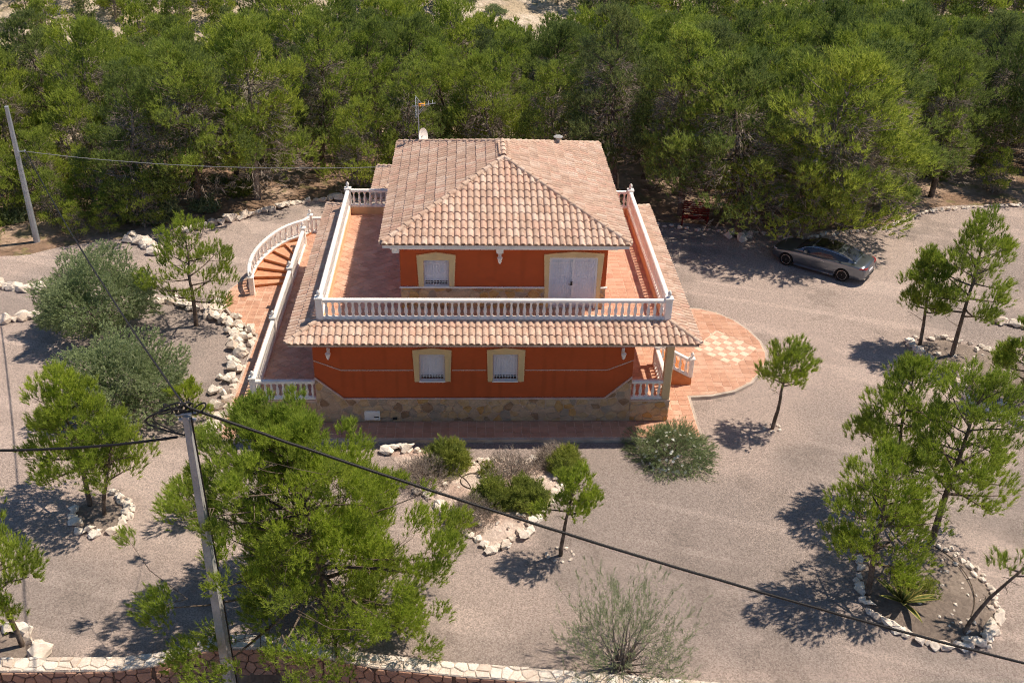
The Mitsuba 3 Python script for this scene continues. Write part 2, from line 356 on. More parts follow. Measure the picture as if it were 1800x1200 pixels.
# ------------------------------------------------------------------ barrel tile roofs
PITCH, COURSE = .236, .41
def tile_mesh(w=PITCH, L=.47):
    xs, zs = [], []
    for a in np.linspace(PI, 0, 8): xs.append(-.012 + .086 * math.cos(a)); zs.append(.014 + .068 * math.sin(a))
    xs += [.100, .125, .147]; zs += [.004, .004, .016]
    xs, zs = np.array(xs), np.array(zs); n = len(xs)
    lo = np.c_[xs * 1.0, np.full(n, 0.), zs + .040]; hi = np.c_[xs * .93, np.full(n, L), zs]
    lip = np.c_[xs * .90, np.full(n, .004), np.maximum(zs - .022, 0) + .008]
    v = np.vstack([lo, hi, lip]); i = np.arange(n - 1)
    f = np.vstack([np.stack([i, i + n, i + 1], 1)[:, ::-1], np.stack([i + 1, i + n, i + n + 1], 1)[:, ::-1], np.stack([i, i + 1, i + 2 * n], 1)[:, ::-1], np.stack([i + 1, i + 2 * n + 1, i + 2 * n], 1)[:, ::-1]])
    return trimesh.Trimesh(v, f, process=False)
TILE = tile_mesh(); TILE_D = mikit.ply(TILE, smooth=40)
def roof_plane(part, o, ex, ey, poly, limit, seed, cuts=(), near=None, lift=.012):
    """part: the underlay in the plane (o, ex, ey); every tile a child. cuts: (point, normal) keep side"""
    rng = np.random.default_rng(seed); M = frame(o, ex, ey)
    under = add(part, extrude(poly, .02).apply_translation((0, 0, -.021)).apply_transform(M), 'roof_under')
    x0, y0, x1, y1 = poly.bounds; items = []
    nx = int(round((x1 - x0) / PITCH)); px = (x1 - x0) / nx
    for i in range(nx):
        u = x0 + (i + .5) * px
        for j in range(int((y1 - y0) / COURSE) + 1):
            v = y0 + j * COURSE - .04
            q = sbox(u - px / 2, v, u + px / 2, v + COURSE)
            a = q.intersection(poly).area / q.area
            if a > .10: items.append((u, v, a))
    items.sort(key=lambda t: -(t[2] > .9) * 10 - (0 if near is None else -near(t[0], t[1])))
    rest = Acc()
    for k, (u, v, a) in enumerate(items):
        L = np.eye(4); s = rng.uniform(-.02, .02)
        L[:2, :2] = [[math.cos(s), -math.sin(s)], [math.sin(s), math.cos(s)]]
        L[:3, 3] = (u + rng.uniform(-.004, .004), v + rng.uniform(-.012, .012), lift + rng.uniform(0, .006)); A = M @ L
        m = f'roof_tile_{rng.integers(5)}'
        if a > .93 and k < limit: add(under + '__tile', TILE_D, m, at=T(A)); continue
        t = TILE.copy().apply_transform(A)
        for p, n in cuts:
            if (np.dot(t.vertices - p, n) < 0).any(): t = t.slice_plane(p, n)
            if len(t.faces) == 0: break
        if len(t.faces) == 0: continue
        if k < limit: add(under + '__tile', t, m, 40)
        else: rest.add(t)
    if rest.n: labels[add(under + '__far_tiles', rest.mesh(), 'roof_tile_0', 40)] = {'kind': 'stuff'}
    return under
def hip(part, a, b, r=.105, seed=0):
    """a row of half-round cap tiles from a (low) to b"""
    rng = np.random.default_rng(seed); a, b = np.array(a, float), np.array(b, float); L = np.linalg.norm(b - a); t = (b - a) / L
    s = np.cross(t, (0, 0, 1)); s /= np.linalg.norm(s); up = np.cross(s, t); n = max(1, int(L / .36)); d = L / n
    base = add(part, tube([a, b], .05, 6, True), 'moulding_stone')
    for k in range(n):
        V_ = []
        for y, rr, lf in ((0, r, .022), (d * 1.12, r * .86, 0.)):
            for w in (1.0, .86):
                for g in np.linspace(-.25, PI + .25, 9): V_.append(a + t * (k * d + y) + s * math.cos(g) * rr * w + up * (math.sin(g) * rr * w + lf - .02))
        V_ = np.array(V_); f = []; i = np.arange(8)
        for p, q, fl in ((0, 18, 0), (9, 27, 1), (0, 9, 1), (18, 27, 0)):
            F = np.vstack([np.stack([i + p, i + q, i + p + 1], 1), np.stack([i + p + 1, i + q, i + q + 1], 1)]); f.append(F[:, ::-1] if fl else F)
        add(base + '__ridge_tile', trimesh.Trimesh(V_, np.vstack(f), process=False), rng.choice(['hip_tile', 'hip_tile', 'roof_tile_1', 'roof_tile_2']), 40)
    return base

# ------------------------------------------------------------------ balustrades
BAL_H = .60
BALUSTER = mikit.ply(lathe([(.062, 0), (.062, .05), (.040, .065), (.036, .09), (.060, .17), (.066, .23), (.054, .32), (.034, .43), (.030, .48), (.044, .50), (.044, .53), (.058, .55), (.058, BAL_H)], 10), 'white_paint', smooth=35)
POST_CAP = lathe([(0.001, .26), (.03, .25), (.065, .20), (.075, .15), (.06, .09), (.04, .06), (.05, .04), (.09, .025), (.10, 0)][::-1], 10)
def post(part, x, y, z0, z1, w=.11):
    m = cat(box(x - w, x + w, y - w, y + w, z0, z1, .012), box(x - w - .03, x + w + .03, y - w - .03, y + w + .03, z1, z1 + .06, .012), POST_CAP.copy().apply_translation((x, y, z1 + .06)))
    return add(part, m, 'white_paint', 35)
def beam(pts, w, z0, z1):
    """a rail with rounded top edge along a 3D path; pts' z is added to z0..z1"""
    p = np.asarray(pts, float); t = np.gradient(p, axis=0); t[:, 2] = 0; t /= np.linalg.norm(t, axis=1, keepdims=True); s = np.c_[-t[:, 1], t[:, 0], t[:, 0] * 0]
    sec = [(-w, z0), (w, z0), (w, z1 - .03), (w - .03, z1), (-w + .03, z1), (-w, z1 - .03)]; n = len(sec)
    v = np.stack([p + s * a + np.array([0, 0, 1]) * b for a, b in sec], 1).reshape(-1, 3); m = len(p)
    i, j = np.meshgrid(np.arange(m - 1), np.arange(n), indexing='ij')
    q = np.stack([i * n + j, i * n + (j + 1) % n, (i + 1) * n + (j + 1) % n, (i + 1) * n + j], -1).reshape(-1, 4)
    k = np.arange(1, n - 1)
    return trimesh.Trimesh(v, np.vstack([q[:, [0, 2, 1]], q[:, [0, 3, 2]], np.stack([k * 0, k, k + 1], 1), np.stack([k * 0, k + 1, k], 1) + (m - 1) * n]), process=False)
def balustrade(part, path, z=None, step=.235, foot=.09):
    """path: 3D points of the foot's underside; foot plinth, balusters and hand rail"""
    p = np.asarray(path, float); seg = np.r_[0, np.cumsum(np.linalg.norm(np.diff(p[:, :2], axis=0), axis=1))]
    n = max(2, int(seg[-1] / .4) + 1); s = np.linspace(0, seg[-1], n); q = np.stack([np.interp(s, seg, p[:, k]) for k in range(3)], 1) if len(p) > 2 else p
    key = add(part, beam(q, .085, foot + BAL_H, foot + BAL_H + .115), 'white_paint', 35)
    add(key + '__foot', beam(q, .09, 0, foot), 'white_paint', 35)
    m = int(seg[-1] / step)
    for k in range(m):
        d = (k + .5) * seg[-1] / m
        x, y, zz = (np.interp(d, seg, p[:, i]) for i in range(3))
        add(key + '__baluster', BALUSTER, None, at=T().translate([x, y, zz + foot]))
    return key

# ================================================================== THE HOUSE
H = thing('house')
tag(H, 'orange two storey house with tiled hip roofs, white balustrades and stone base', 'house')
h = lambda s: H + '__' + s
ZT, ZC = 4.06, 4.40          # terrace floor, top of its kerb
rng = np.random.default_rng(11)
# --- lower storey
WX0, WX1 = -6.4, 5.29
LW = [(-2.57, -1.64), (.117, 1.042)]; LZ = (1.954, 3.10)
wall = sbox(WX0, .2, WX1, 3.98)
for a, b in LW: wall = wall.difference(sbox(a, LZ[0], b, LZ[1]))
add(h('lower_front_wall'), extrude(wall, .22).apply_transform(FRONT(.22)), 'orange_plaster')
add(h('lower_storey'), box(WX0, WX1, .221, 10.9, .0, 3.7), 'orange_plaster')
base_poly = Polygon([(WX0, .17), (WX0, 2.08), (-5.39, 1.17), (4.31, 1.17), (WX1, 2.10), (WX1, .17)])
facing(h('stone_base'), base_poly, FRONT(0), .30, .028, [f'clad_stone_{i}' for i in (0, 0, 1, 2, 3, 3, 4, 5)], .03, rng, 1.25)
def strip(part, pts, y, w, d, m):
    a = Acc(); P = np.array(pts, float)
    for k in range(len(P) - 1):
        t = P[k + 1] - P[k]; L = np.linalg.norm(t); b = box(-.004 if k else 0, L, -d, 0, -w / 2, w / 2, min(w, d) * .2); ang = math.atan2(t[1], t[0])
        R = np.eye(4); R[0, 0], R[0, 2], R[2, 0], R[2, 2] = math.cos(ang), -math.sin(ang), math.sin(ang), math.cos(ang); R[:3, 3] = (P[k][0], y, P[k][1])
        a.add(b.apply_transform(R))
    return add(part, a.mesh(), m)
strip(h('base_moulding'), [(WX0, 2.10), (-5.39, 1.19), (4.31, 1.19), (WX1, 2.12)], 0, .05, .075, 'moulding_stone')
for seg in ([(WX0, 2.82), (-5.42, 2.41), (-2.80, 2.41)], [(-1.38, 2.41), (-.12, 2.41)], [(1.30, 2.41), (4.33, 2.41), (WX1, 2.83)]):
    strip(h('wall_band'), seg, 0, .035, .02, 'moulding_stone')
def window(x0, x1, z0, z1, y, sur, sill=True):
    """shuttered window behind white bars; sur: polygon of the yellow surround"""
    k = add(h('window'), extrude(Polygon(sur).difference(sbox(x0, z0 - .2 if sill else z0, x1, z1)), .05).apply_transform(FRONT(y - .0)), 'yellow_plaster')
    yr = y + .15
    add(k + '__shutter', cat(*[box(x0 + .04, x1 - .04, yr - .012, yr + .02, z0 + .16 + i * .10, z0 + .258 + i * .10, .004) for i in range(int((z1 - z0 - .17) / .10) + 1)]), 'shutter_white')
    add(k + '__frame', cat(box(x0, x0 + .045, yr - .05, yr + .03, z0, z1), box(x1 - .045, x1, yr - .05, yr + .03, z0, z1), box(x0 + .045, x1 - .045, yr - .05, yr + .03, z1 - .05, z1)), 'white_metal')
    add(k + '__pane', box(x0 + .045, x1 - .045, yr + .0, yr + .03, z0 + .03, z0 + .155), 'dark_gap')
    add(k + '__sill', box(x0 - .02, x1 + .02, y - .09, yr - .055, z0 - .035, z0 + .012, .008), 'white_paint')
    gy = y + .03
    for i in range(9):
        xx = x0 + .05 + (x1 - x0 - .1) * i / 8
        add(k + '__bar', rod((xx, gy, z0 + .05), (xx, gy, z1 - .03), .011, 5), 'white_metal')
    add(k + '__bar_frame', cat(rod((x0 + .01, gy, z0 + .06), (x1 - .01, gy, z0 + .06), .012, 5), rod((x0 + .01, gy, z1 - .16), (x1 - .01, gy, z1 - .16), .012, 5), rod((x0 + .01, gy, z0 + .17), (x1 - .01, gy, z0 + .17), .010, 5)), 'white_metal')
    return k
labels[window(*LW[0], *LZ, 0, [(-2.75, 1.93), (-1.43, 1.93), (-1.39, 3.27), (-2.09, 3.36), (-2.81, 3.27)])] = {'label': 'lower window left of the two in the front wall'}
labels[window(*LW[1], *LZ, 0, [(-.06, 1.93), (1.27, 1.93), (1.29, 3.28), (.59, 3.37), (-.11, 3.28)])] = {'label': 'lower window right of the two in the front wall'}
def wall_lamp(x, y, z):
    k = add(h('wall_lamp'), cat(box(x - .06, x + .06, y - .03, y, z - .10, z + .16, .015), tube([(x, y - .02, z + .08), (x, y - .12, z + .15), (x, y - .2, z + .08)], .018, 6, True)), 'white_paint', 35)
    add(k + '__lantern', lathe([(.03, -.16), (.06, -.10), (.095, .06), (.11, .075), (.07, .11), (.015, .15)], 8).apply_translation((x, y - .2, z - .05)), 'white_paint', 35)
for x, y, z in ((-5.83, 0, 3.20), (4.87, 0, 3.20)): wall_lamp(x, y, z)
mb = add(h('meter_box'), box(-4.66, -4.08, -.11, -.025, .27, .66, .012), 'white_paint')
add(mb + '__handle', box(-4.30, -4.12, -.125, -.109, .40, .44, .005), 'dark_gap')
add(h('air_vent'), box(-3.61, -3.45, -.075, -.03, .26, .38, .006), 'dark_gap')
# --- porch on the right
rng = np.random.default_rng(5)
pb = add(h('porch_base'), box(WX1 + .003, 6.75, .0, 10.9, 0, 1.03), 'beige_plaster')
facing(h('porch_stone'), sbox(WX1 + .01, .17, 6.76, 1.03), FRONT(0), .33, .026, [f'clad_stone_{i}' for i in (0, 1, 1, 3, 5)], .03, rng)
facing(h('porch_side_stone'), sbox(0.03, .17, 2.3, 1.03), frame((6.75, 0, 0), (0, 1, 0), (0, 0, 1)), .33, .026, [f'clad_stone_{i}' for i in (0, 1, 1, 3, 5)], .03, rng)
tiled(h('porch_floor'), sbox(WX1 + .01, -.03, 6.80, 10.9), 1.09, .33, 0, seed=7, skirt=.06)
balustrade(h('porch_balustrade'), [(WX1 + .02, .11, 1.10), (6.48, .11, 1.10)], step=.20)
add(h('column'), box(6.48, 6.77, .0, .29, 1.10, 3.90, .02), 'column_plaster')
balustrade(h('porch_side_balustrade'), [(6.63, .30, 1.10), (6.63, 2.35, 1.10)], step=.21)
post(h('post'), 6.63, 2.46, 1.10, 1.95)
# porch stair going down to the right
for i in range(5):
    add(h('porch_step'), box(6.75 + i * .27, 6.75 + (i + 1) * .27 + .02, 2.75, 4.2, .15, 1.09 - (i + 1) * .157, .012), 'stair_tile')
st = Polygon([(6.76, .15), (8.15, .15), (8.15, .45), (6.76, 1.22)])
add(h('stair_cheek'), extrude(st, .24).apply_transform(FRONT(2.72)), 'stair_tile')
balustrade(h('stair_balustrade'), [(6.78, 2.60, 1.21), (8.02, 2.60, .52)], step=.22)
post(h('post'), 8.10, 2.60, .48, 1.30, .09)
# --- raised terrace on the left
add(h('left_terrace_base'), box(-8.82, WX0 - .003, .03, 15.3, 0, 1.04), 'beige_plaster')
facing(h('left_terrace_stone'), sbox(-8.82, .17, WX0 - .01, 1.04), FRONT(.03), .33, .026, [f'clad_stone_{i}' for i in (0, 1, 2, 3, 5)], .03, rng)
tiled(h('left_terrace_floor'), sbox(-8.84, 0.0, WX0 - .01, 15.3), 1.10, .34, PI / 4, seed=8, skirt=.06)
balustrade(h('left_front_balustrade'), [(-8.58, .12, 1.11), (WX0 - .02, .12, 1.11)], step=.21)
LY = [.14, 4.77, 9.34, 13.63]
for y in LY: post(h('post'), -8.70, y, 1.10, 1.98)
for a, b in zip(LY, LY[1:]): balustrade(h('left_balustrade'), [(-8.70, a + .12, 1.11), (-8.70, b - .12, 1.11)])
post(h('post'), -8.55, 15.12, 1.10, 2.0)
balustrade(h('left_back_balustrade'), [(-8.42, 15.12, 1.11), (-6.6, 15.12, 1.11)])
# curved stair
S_OUT = [(-10.74, 10.95), (-10.80, 11.52), (-10.72, 12.2), (-10.52, 12.82), (-10.14, 13.4), (-9.62, 13.80), (-8.95, 14.08)]
S_IN = [(-9.08, 11.34), (-9.08, 11.58), (-9.08, 11.76), (-9.08, 11.97), (-9.07, 12.33), (-9.04, 12.72), (-8.85, 13.3)]
from scipy.interpolate import CubicSpline
so, si_ = CubicSpline(range(7), S_OUT), CubicSpline(range(7), S_IN)
for k in range(6):
    zt_ = .15 + (k + 1) * .1583; ts = np.linspace(k, k + 1, 5)
    po = Polygon([tuple(so(t)) for t in ts] + [tuple(si_(t)) for t in ts[::-1]])
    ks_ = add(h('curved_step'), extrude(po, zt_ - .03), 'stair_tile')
    tn = np.clip(ts - .05, 0, 6) if k else ts - .05
    tp = Polygon([tuple(so(t)) for t in tn] + [tuple(si_(t)) for t in tn[::-1]])
    add(ks_ + '__tread', extrude(tp, .028).apply_translation((0, 0, zt_ - .029)), 'stair_tread_sunlit')
add(h('stair_landing'), extrude(Polygon([S_OUT[-1], S_IN[-1], (-8.83, 13.3), (-8.83, 15.2), (-8.95, 15.2)]), 1.08), 'stair_tread_sunlit')
RAIL = [(-10.70, 10.42, .20), (-10.88, 11.0, .30), (-10.92, 11.72, .45), (-10.80, 12.4, .62), (-10.52, 13.05, .78), (-10.08, 13.72, .95), (-9.45, 14.25, 1.12), (-8.80, 14.62, 1.20), (-8.60, 14.95, 1.21)]
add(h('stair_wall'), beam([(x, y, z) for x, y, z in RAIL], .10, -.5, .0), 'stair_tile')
balustrade(h('curved_balustrade'), [tuple(q) for q in CubicSpline(range(9), RAIL)(np.linspace(0, 8, 33))], step=.30)
post(h('post'), -10.66, 10.27, .15, 1.02)
add(h('stair_inner_wall'), beam([(-9.03, 11.3, 0), (-9.03, 11.9, .2), (-9.0, 12.5, .45), (-8.95, 13.2, .6)], .06, .1, .55), 'yellow_plaster')
# --- terrace above
add(h('terrace_slab'), box(-6.28, 6.66, .12, 10.9, 3.70, ZT - .04), 'beige_plaster')
UX0, UX1, UY, UYB = -3.263, 4.299, 1.702, 11.0
fl = sbox(-6.1, .3, 6.48, 10.6).difference(sbox(UX0 + .002, UY, UX1 - .002, 20))
Lf, Rf = fl.intersection(sbox(-9, -2, UX0, 20)), fl.intersection(sbox(UX0 + .001, -2, 20, 20))
tiled(h('terrace_floor_left'), Lf, ZT, .33, PI / 4, seed=1, skirt=.04)
tiled(h('terrace_floor'), Rf, ZT, .33, 0, seed=2, skirt=.04)
KX0, KX1, KY0, KY1 = -6.075, 6.42, .285, 10.60
ring = sbox(KX0 - .11, KY0 - .11, KX1 + .11, KY1 + .11).difference(sbox(KX0 + .11, KY0 + .11, KX1 - .11, KY1 - .11)).difference(sbox(UX0 + .01, 9, UX1 - .01, 20))
add(h('terrace_kerb'), extrude(ring, ZC - 3.9).apply_translation((0, 0, 3.9)), 'kerb_plaster')
for x, y in ((KX0, KY0), (KX1, KY0), (KX0, KY1), (KX1, KY1)): post(h('post'), x, y, ZC, ZC + .82, .12)
balustrade(h('front_balustrade'), [(KX0 + .13, KY0, ZC), (KX1 - .13, KY0, ZC)])
balustrade(h('west_balustrade'), [(KX0, KY0 + .13, ZC), (KX0, KY1 - .13, ZC)])
balustrade(h('east_balustrade'), [(KX1, KY0 + .13, ZC), (KX1, KY1 - .13, ZC)])
balustrade(h('rear_balustrade'), [(KX0 + .13, KY1, ZC), (UX0 - .05, KY1, ZC)])
balustrade(h('rear_balustrade'), [(UX1 + .05, KY1, ZC), (KX1 - .13, KY1, ZC)])
# --- upper storey
UW, UZ = (-2.414, -1.488), (4.985, 6.06); DX, DZ = (2.18, 3.95), (ZT, 6.18)
uw = sbox(UX0, ZT - .02, UX1, 6.80).difference(sbox(UW[0], UZ[0], UW[1], UZ[1])).difference(sbox(DX[0], DZ[0] - .1, DX[1], DZ[1]))
add(h('upper_front_wall'), extrude(uw, .22).apply_transform(FRONT(UY + .22)), 'orange_plaster')
add(h('upper_storey'), box(UX0, UX1, UY + .221, UYB, ZT - .02, 6.80), 'orange_plaster')
rng = np.random.default_rng(21)
mats = [f'clad_stone_{i}' for i in (0, 1, 1, 2, 3, 3, 4)]
facing(h('upper_dado'), sbox(UX0, ZT + .02, 2.02, 4.93), FRONT(UY), .30, .026, mats, .03, rng, 1.25)
facing(h('upper_dado'), sbox(4.09, ZT + .02, UX1, 4.93), FRONT(UY), .26, .026, mats, .03, rng)
strip(h('dado_moulding'), [(UX0 - .04, 4.955), (2.02, 4.955)], UY, .05, .09, 'white_paint')
strip(h('dado_moulding'), [(4.10, 4.955), (UX1 + .06, 4.955)], UY, .05, .09, 'white_paint')
labels[window(*UW, *UZ, UY, [(-2.60, 4.982), (-1.29, 4.982), (-1.24, 6.26), (-1.96, 6.37), (-2.66, 6.25)], False)] = {'label': 'upper window with closed white shutter'}
door = add(h('terrace_door'), extrude(Polygon([(2.03, ZT + .02), (2.03, 4.9), (1.97, 6.30), (3.05, 6.41), (4.17, 6.34), (4.10, 4.9), (4.09, ZT + .02)]).difference(sbox(DX[0], 0, DX[1], DZ[1])), .055).apply_transform(FRONT(UY)), 'yellow_plaster')
add(door + '__frame', cat(box(2.18, 2.25, UY - .02, UY + .14, ZT, 6.18), box(3.88, 3.95, UY - .02, UY + .14, ZT, 6.18), box(2.25, 3.88, UY - .02, UY + .14, 6.10, 6.18), box(3.03, 3.10, UY - .015, UY + .13, ZT + .03, 6.10)), 'white_metal')
for a, b in ((2.25, 3.03), (3.10, 3.88)):
    lf = add(door + '__leaf', cat(*[box(a, b, UY + .10, UY + .135, ZT + .05 + i * .203, ZT + .251 + i * .203, .004) for i in range(10)]), 'shutter_white')
    for i in range(9):
        xx = a + .04 + (b - a - .08) * i / 8
        add(door + '__bar', rod((xx, UY + .02, ZT + .03), (xx, UY + .02, 6.08), .011, 5), 'white_metal')
    add(door + '__bar_frame', cat(*[rod((a, UY + .02, z), (b, UY + .02, z), .013, 5) for z in (ZT + .05, ZT + 1.0, 5.95)]), 'white_metal')
add(door + '__handle', cat(box(2.98, 3.06, UY - .05, UY - .016, 5.05, 5.20, .008), rod((3.0, UY - .06, 5.10), (2.90, UY - .06, 5.10), .014)), 'dark_gap')
add(h('cornice'), extrude(sbox(UX0 - .30, UY - .42, UX1 + .30, UYB + .42), .14).apply_translation((0, 0, 6.66)), 'white_paint')
for x in (.35, UX0 - .12): add(h('bracket'), box(x - .13, x + .13, UY - .36, UY - .002, 6.47, 6.66, .02), 'white_paint')
wall_lamp(.36, UY, 6.22)
# --- roofs
def hip_roof(name, x0, x1, y0, y1, z, rise_y, seed, limits, planes='flr', thick=.16):
    """four planes up to a ridge along y"""
    xm, hw = (x0 + x1) / 2, (x1 - x0) / 2; top = z + rise_y; k = rise_y / hw; c = 1 / math.hypot(1, k); sl = hw / c
    a, b = np.array([xm, y0 + hw, top]), np.array([xm, y1 - hw, top])
    body = hull([(x0 + .05, y0 + .05, z - .03), (x1 - .05, y0 + .05, z - .03), (x0 + .05, y1 - .05, z - .03), (x1 - .05, y1 - .05, z - .03), (x0 + .05, y0 + .05, z - thick), (x1 - .05, y0 + .05, z - thick), (x0 + .05, y1 - .05, z - thick), (x1 - .05, y1 - .05, z - thick), a - (0, 0, .06), b - (0, 0, .06)])
    add(h(name + '_body'), body, 'white_paint')
    n1, n2 = np.array([1, -1, 0.]) / 2**.5, np.array([1, 1, 0.]) / 2**.5
    fl_, fr_, bl_, br_ = np.array([x0, y0, z]), np.array([x1, y0, z]), np.array([x0, y1, z]), np.array([x1, y1, z])
    if 'f' in planes: roof_plane(h(name + '_front_slope'), fl_, (1, 0, 0), (0, c, k * c), Polygon([(0, 0), (x1 - x0, 0), (hw, sl)]), limits[0], seed, [(fl_, n1), (fr_, -n2)])
    D = y1 - y0
    if 'l' in planes: roof_plane(h(name + '_left_slope'), bl_, (0, -1, 0), (c, 0, k * c), Polygon([(0, 0), (D, 0), (D - hw, sl), (hw, sl)]), limits[1], seed + 1, [(fl_, -n1), (bl_, -n2)], near=lambda u, v: u)
    if 'r' in planes: roof_plane(h(name + '_right_slope'), fr_, (0, 1, 0), (-c, 0, k * c), Polygon([(0, 0), (D, 0), (D - hw, sl), (hw, sl)]), limits[2], seed + 2, [(fr_, n2), (br_, n1)], near=lambda u, v: -u)
    if 'b' in planes: roof_plane(h(name + '_back_slope'), br_, (-1, 0, 0), (0, -c, k * c), Polygon([(0, 0), (x1 - x0, 0), (hw, sl)]), limits[3], seed + 3, [(br_, -n1), (bl_, n2)])
    up = np.array([0, 0, .06])
    for p, q in ((fl_, a), (fr_, a), (bl_, b), (br_, b)): hip(h(name + '_hip'), p + up + (np.array(q) - p) * .012, q + up * 1.15, seed=seed)
    hip(h(name + '_ridge'), a + up * 1.6, b + up * 1.6, .12, seed=seed)
hip_roof('roof', -3.87, 5.01, 1.03, 11.70, 6.95, 1.60, 31, (300, 300, 300, 0), 'flrb')
# rear annex with its own low roof
add(h('rear_annex'), box(-4.5, 4.2, 11.0, 13.6, 0, 4.5), 'orange_plaster')
hip_roof('annex_roof', -5.1, -1.2, 10.95, 14.85, 4.62, .70, 51, (0, 120, 0, 0), 'lfrb')
# skirt roof round the ground floor
SX0, SX1, SY0, SYB, SZ, SJ = -7.17, 7.50, -.83, 11.74, 3.96, 4.31
wj = .99; ks = (SJ - SZ) / wj; cs = 1 / math.hypot(1, ks); ss = wj / cs
W = SX1 - SX0; D = SYB - SY0
fl_, fr_, bl_, br_ = (np.array(p + (SZ,)) for p in ((SX0, SY0), (SX1, SY0), (SX0, SYB), (SX1, SYB)))
n1, n2 = np.array([1, -1, 0.]) / 2**.5, np.array([1, 1, 0.]) / 2**.5
roof_plane(h('skirt_front_slope'), fl_, (1, 0, 0), (0, cs, ks * cs), Polygon([(0, 0), (W, 0), (W - wj, ss), (wj, ss)]), 300, 61, [(fl_, n1), (fr_, -n2), (np.array([0, KY0 - .112, 0]), np.array([0, -1., 0]))])
roof_plane(h('skirt_left_slope'), bl_, (0, -1, 0), (cs, 0, ks * cs), Polygon([(0, 0), (D, 0), (D - wj, ss), (wj, ss)]), 170, 62, [(fl_, -n1), (bl_, -n2), (np.array([KX0 - .112, 0, 0]), np.array([-1., 0, 0]))], near=lambda u, v: u)
roof_plane(h('skirt_right_slope'), fr_, (0, 1, 0), (-cs, 0, ks * cs), Polygon([(0, 0), (D, 0), (D - wj, ss), (wj, ss)]), 170, 63, [(fr_, n2), (br_, n1), (np.array([KX1 + .112, 0, 0]), np.array([1., 0, 0]))], near=lambda u, v: -u)
for p, q in ((fl_, (wj, wj)), (fr_, (-wj, wj)), (bl_, (wj, -wj)), (br_, (-wj, -wj))):
    hip(h('skirt_hip'), p + (0, 0, .06), p + np.array([q[0], q[1], SJ - SZ + .07]), seed=3)
sk = sbox(SX0 + .06, SY0 + .06, SX1 - .06, SYB - .06).difference(sbox(-6.2, .2, 6.55, 10.7))
add(h('skirt_eave'), extrude(sk, .09).apply_translation((0, 0, SZ - .12)), 'moulding_stone')
# --- chimney cap on the roof
cp = add(h('roof_vent'), tube([(3.0, 9.6, 7.4), (3.0, 9.6, 7.98)], .08, 10, True), 'concrete')
add(cp + '__cap', lathe([(.19, 0), (.20, .03), (.13, .07), (.02, .09)], 14).apply_translation((3.0, 9.6, 7.99)), 'concrete', 35)
#GARDEN
# ================================================================== paved ground round the house
arc = [(7.89, 1.71), (8.83, 1.79), (9.82, 2.12), (10.66, 2.75), (11.29, 3.63), (11.68, 4.4), (11.84, 5.2), (11.80, 6.0), (11.53, 6.97), (11.09, 7.85), (10.47, 8.54), (9.76, 8.92), (9.0, 9.03), (7.6, 9.03)]
def smooth_poly(p, r=.35): return p.buffer(-r).buffer(2 * r).buffer(-r)
patio = Polygon([(6.76, .02)] + [(7.86, .02)] + arc + [(6.76, 9.03)])
front = sbox(-8.84, -1.10, 7.86, .0)
walk = union_all([patio, front.buffer(.001)])
def diamond(w):
    dx, dy = w[0] - 10.17, w[1] - 5.4
    a, b = abs(dx) / 1.45, abs(dy) / 1.62
    return None
kerbp = walk.buffer(.10, join_style=1)
add('walkway_kerb', extrude(kerbp, .30).apply_translation((0, 0, -.155)), 'kerb')
tag('walkway_kerb', 'pale concrete kerb along the tiled walkway and round patio', 'kerb', kind='structure')
W1 = tiled('front_walkway', front, .155, .335, 0, seed=3, skirt=.02, mat_names=['floor_tile_1', 'floor_tile_3', 'floor_tile_3', 'floor_tile_0'])
tag(W1, 'red tiled walkway along the front of the house', 'walkway', kind='structure')
dia = Polygon([(8.82, 5.34), (10.14, 6.97), (11.53, 5.39), (10.22, 3.95)])
W2 = tiled('round_patio', Polygon(patio.exterior).difference(dia.buffer(.005)), .155, .335, 0, seed=4, skirt=.02)
tag(W2, 'terracotta tiled patio with a rounded end beside the porch', 'patio', kind='structure')
ang = math.atan2(1.5, 1.38)
e1, e2 = np.array([math.cos(ang), math.sin(ang)]), np.array([-math.sin(ang), math.cos(ang)])
def checker(w):
    q = np.array(w) - (10.17, 5.4); return 'cream_tile' if (int(math.floor(q @ e1 / .335 + 50)) + int(math.floor(q @ e2 / .335 + 50))) % 2 else ('floor_tile_2' if (int(w[0] * 7) % 3) else 'floor_tile_0')
W3 = tiled('patio_inlay', dia, .1555, .335, ang, seed=5, skirt=.012, special=checker)
tag(W3, 'cream and terracotta chequered diamond laid in the round patio', 'paving', kind='structure')
lp = Polygon([(-8.84, -1.1), (-9.86, -1.1), (-9.83, 2.5), (-9.79, 6.0), (-9.76, 6.54), (-10.54, 7.54), (-11.19, 8.31), (-11.64, 9.11), (-11.85, 9.93), (-11.78, 10.8), (-11.45, 11.6), (-10.9, 12.2), (-8.84, 12.2)])
lower = Polygon([p for p in lp.exterior.coords])
add('side_path_kerb', extrude(lower.buffer(.09, join_style=1), .30).apply_translation((0, 0, -.157)), 'kerb')
tag('side_path_kerb', 'pale kerb round the tiled landing left of the house', 'kerb', kind='structure')
W4 = tiled('side_path', lower, .153, .335, 0, seed=6, skirt=.02)
tag(W4, 'terracotta tiled path and landing below the curved stair', 'path', kind='structure')

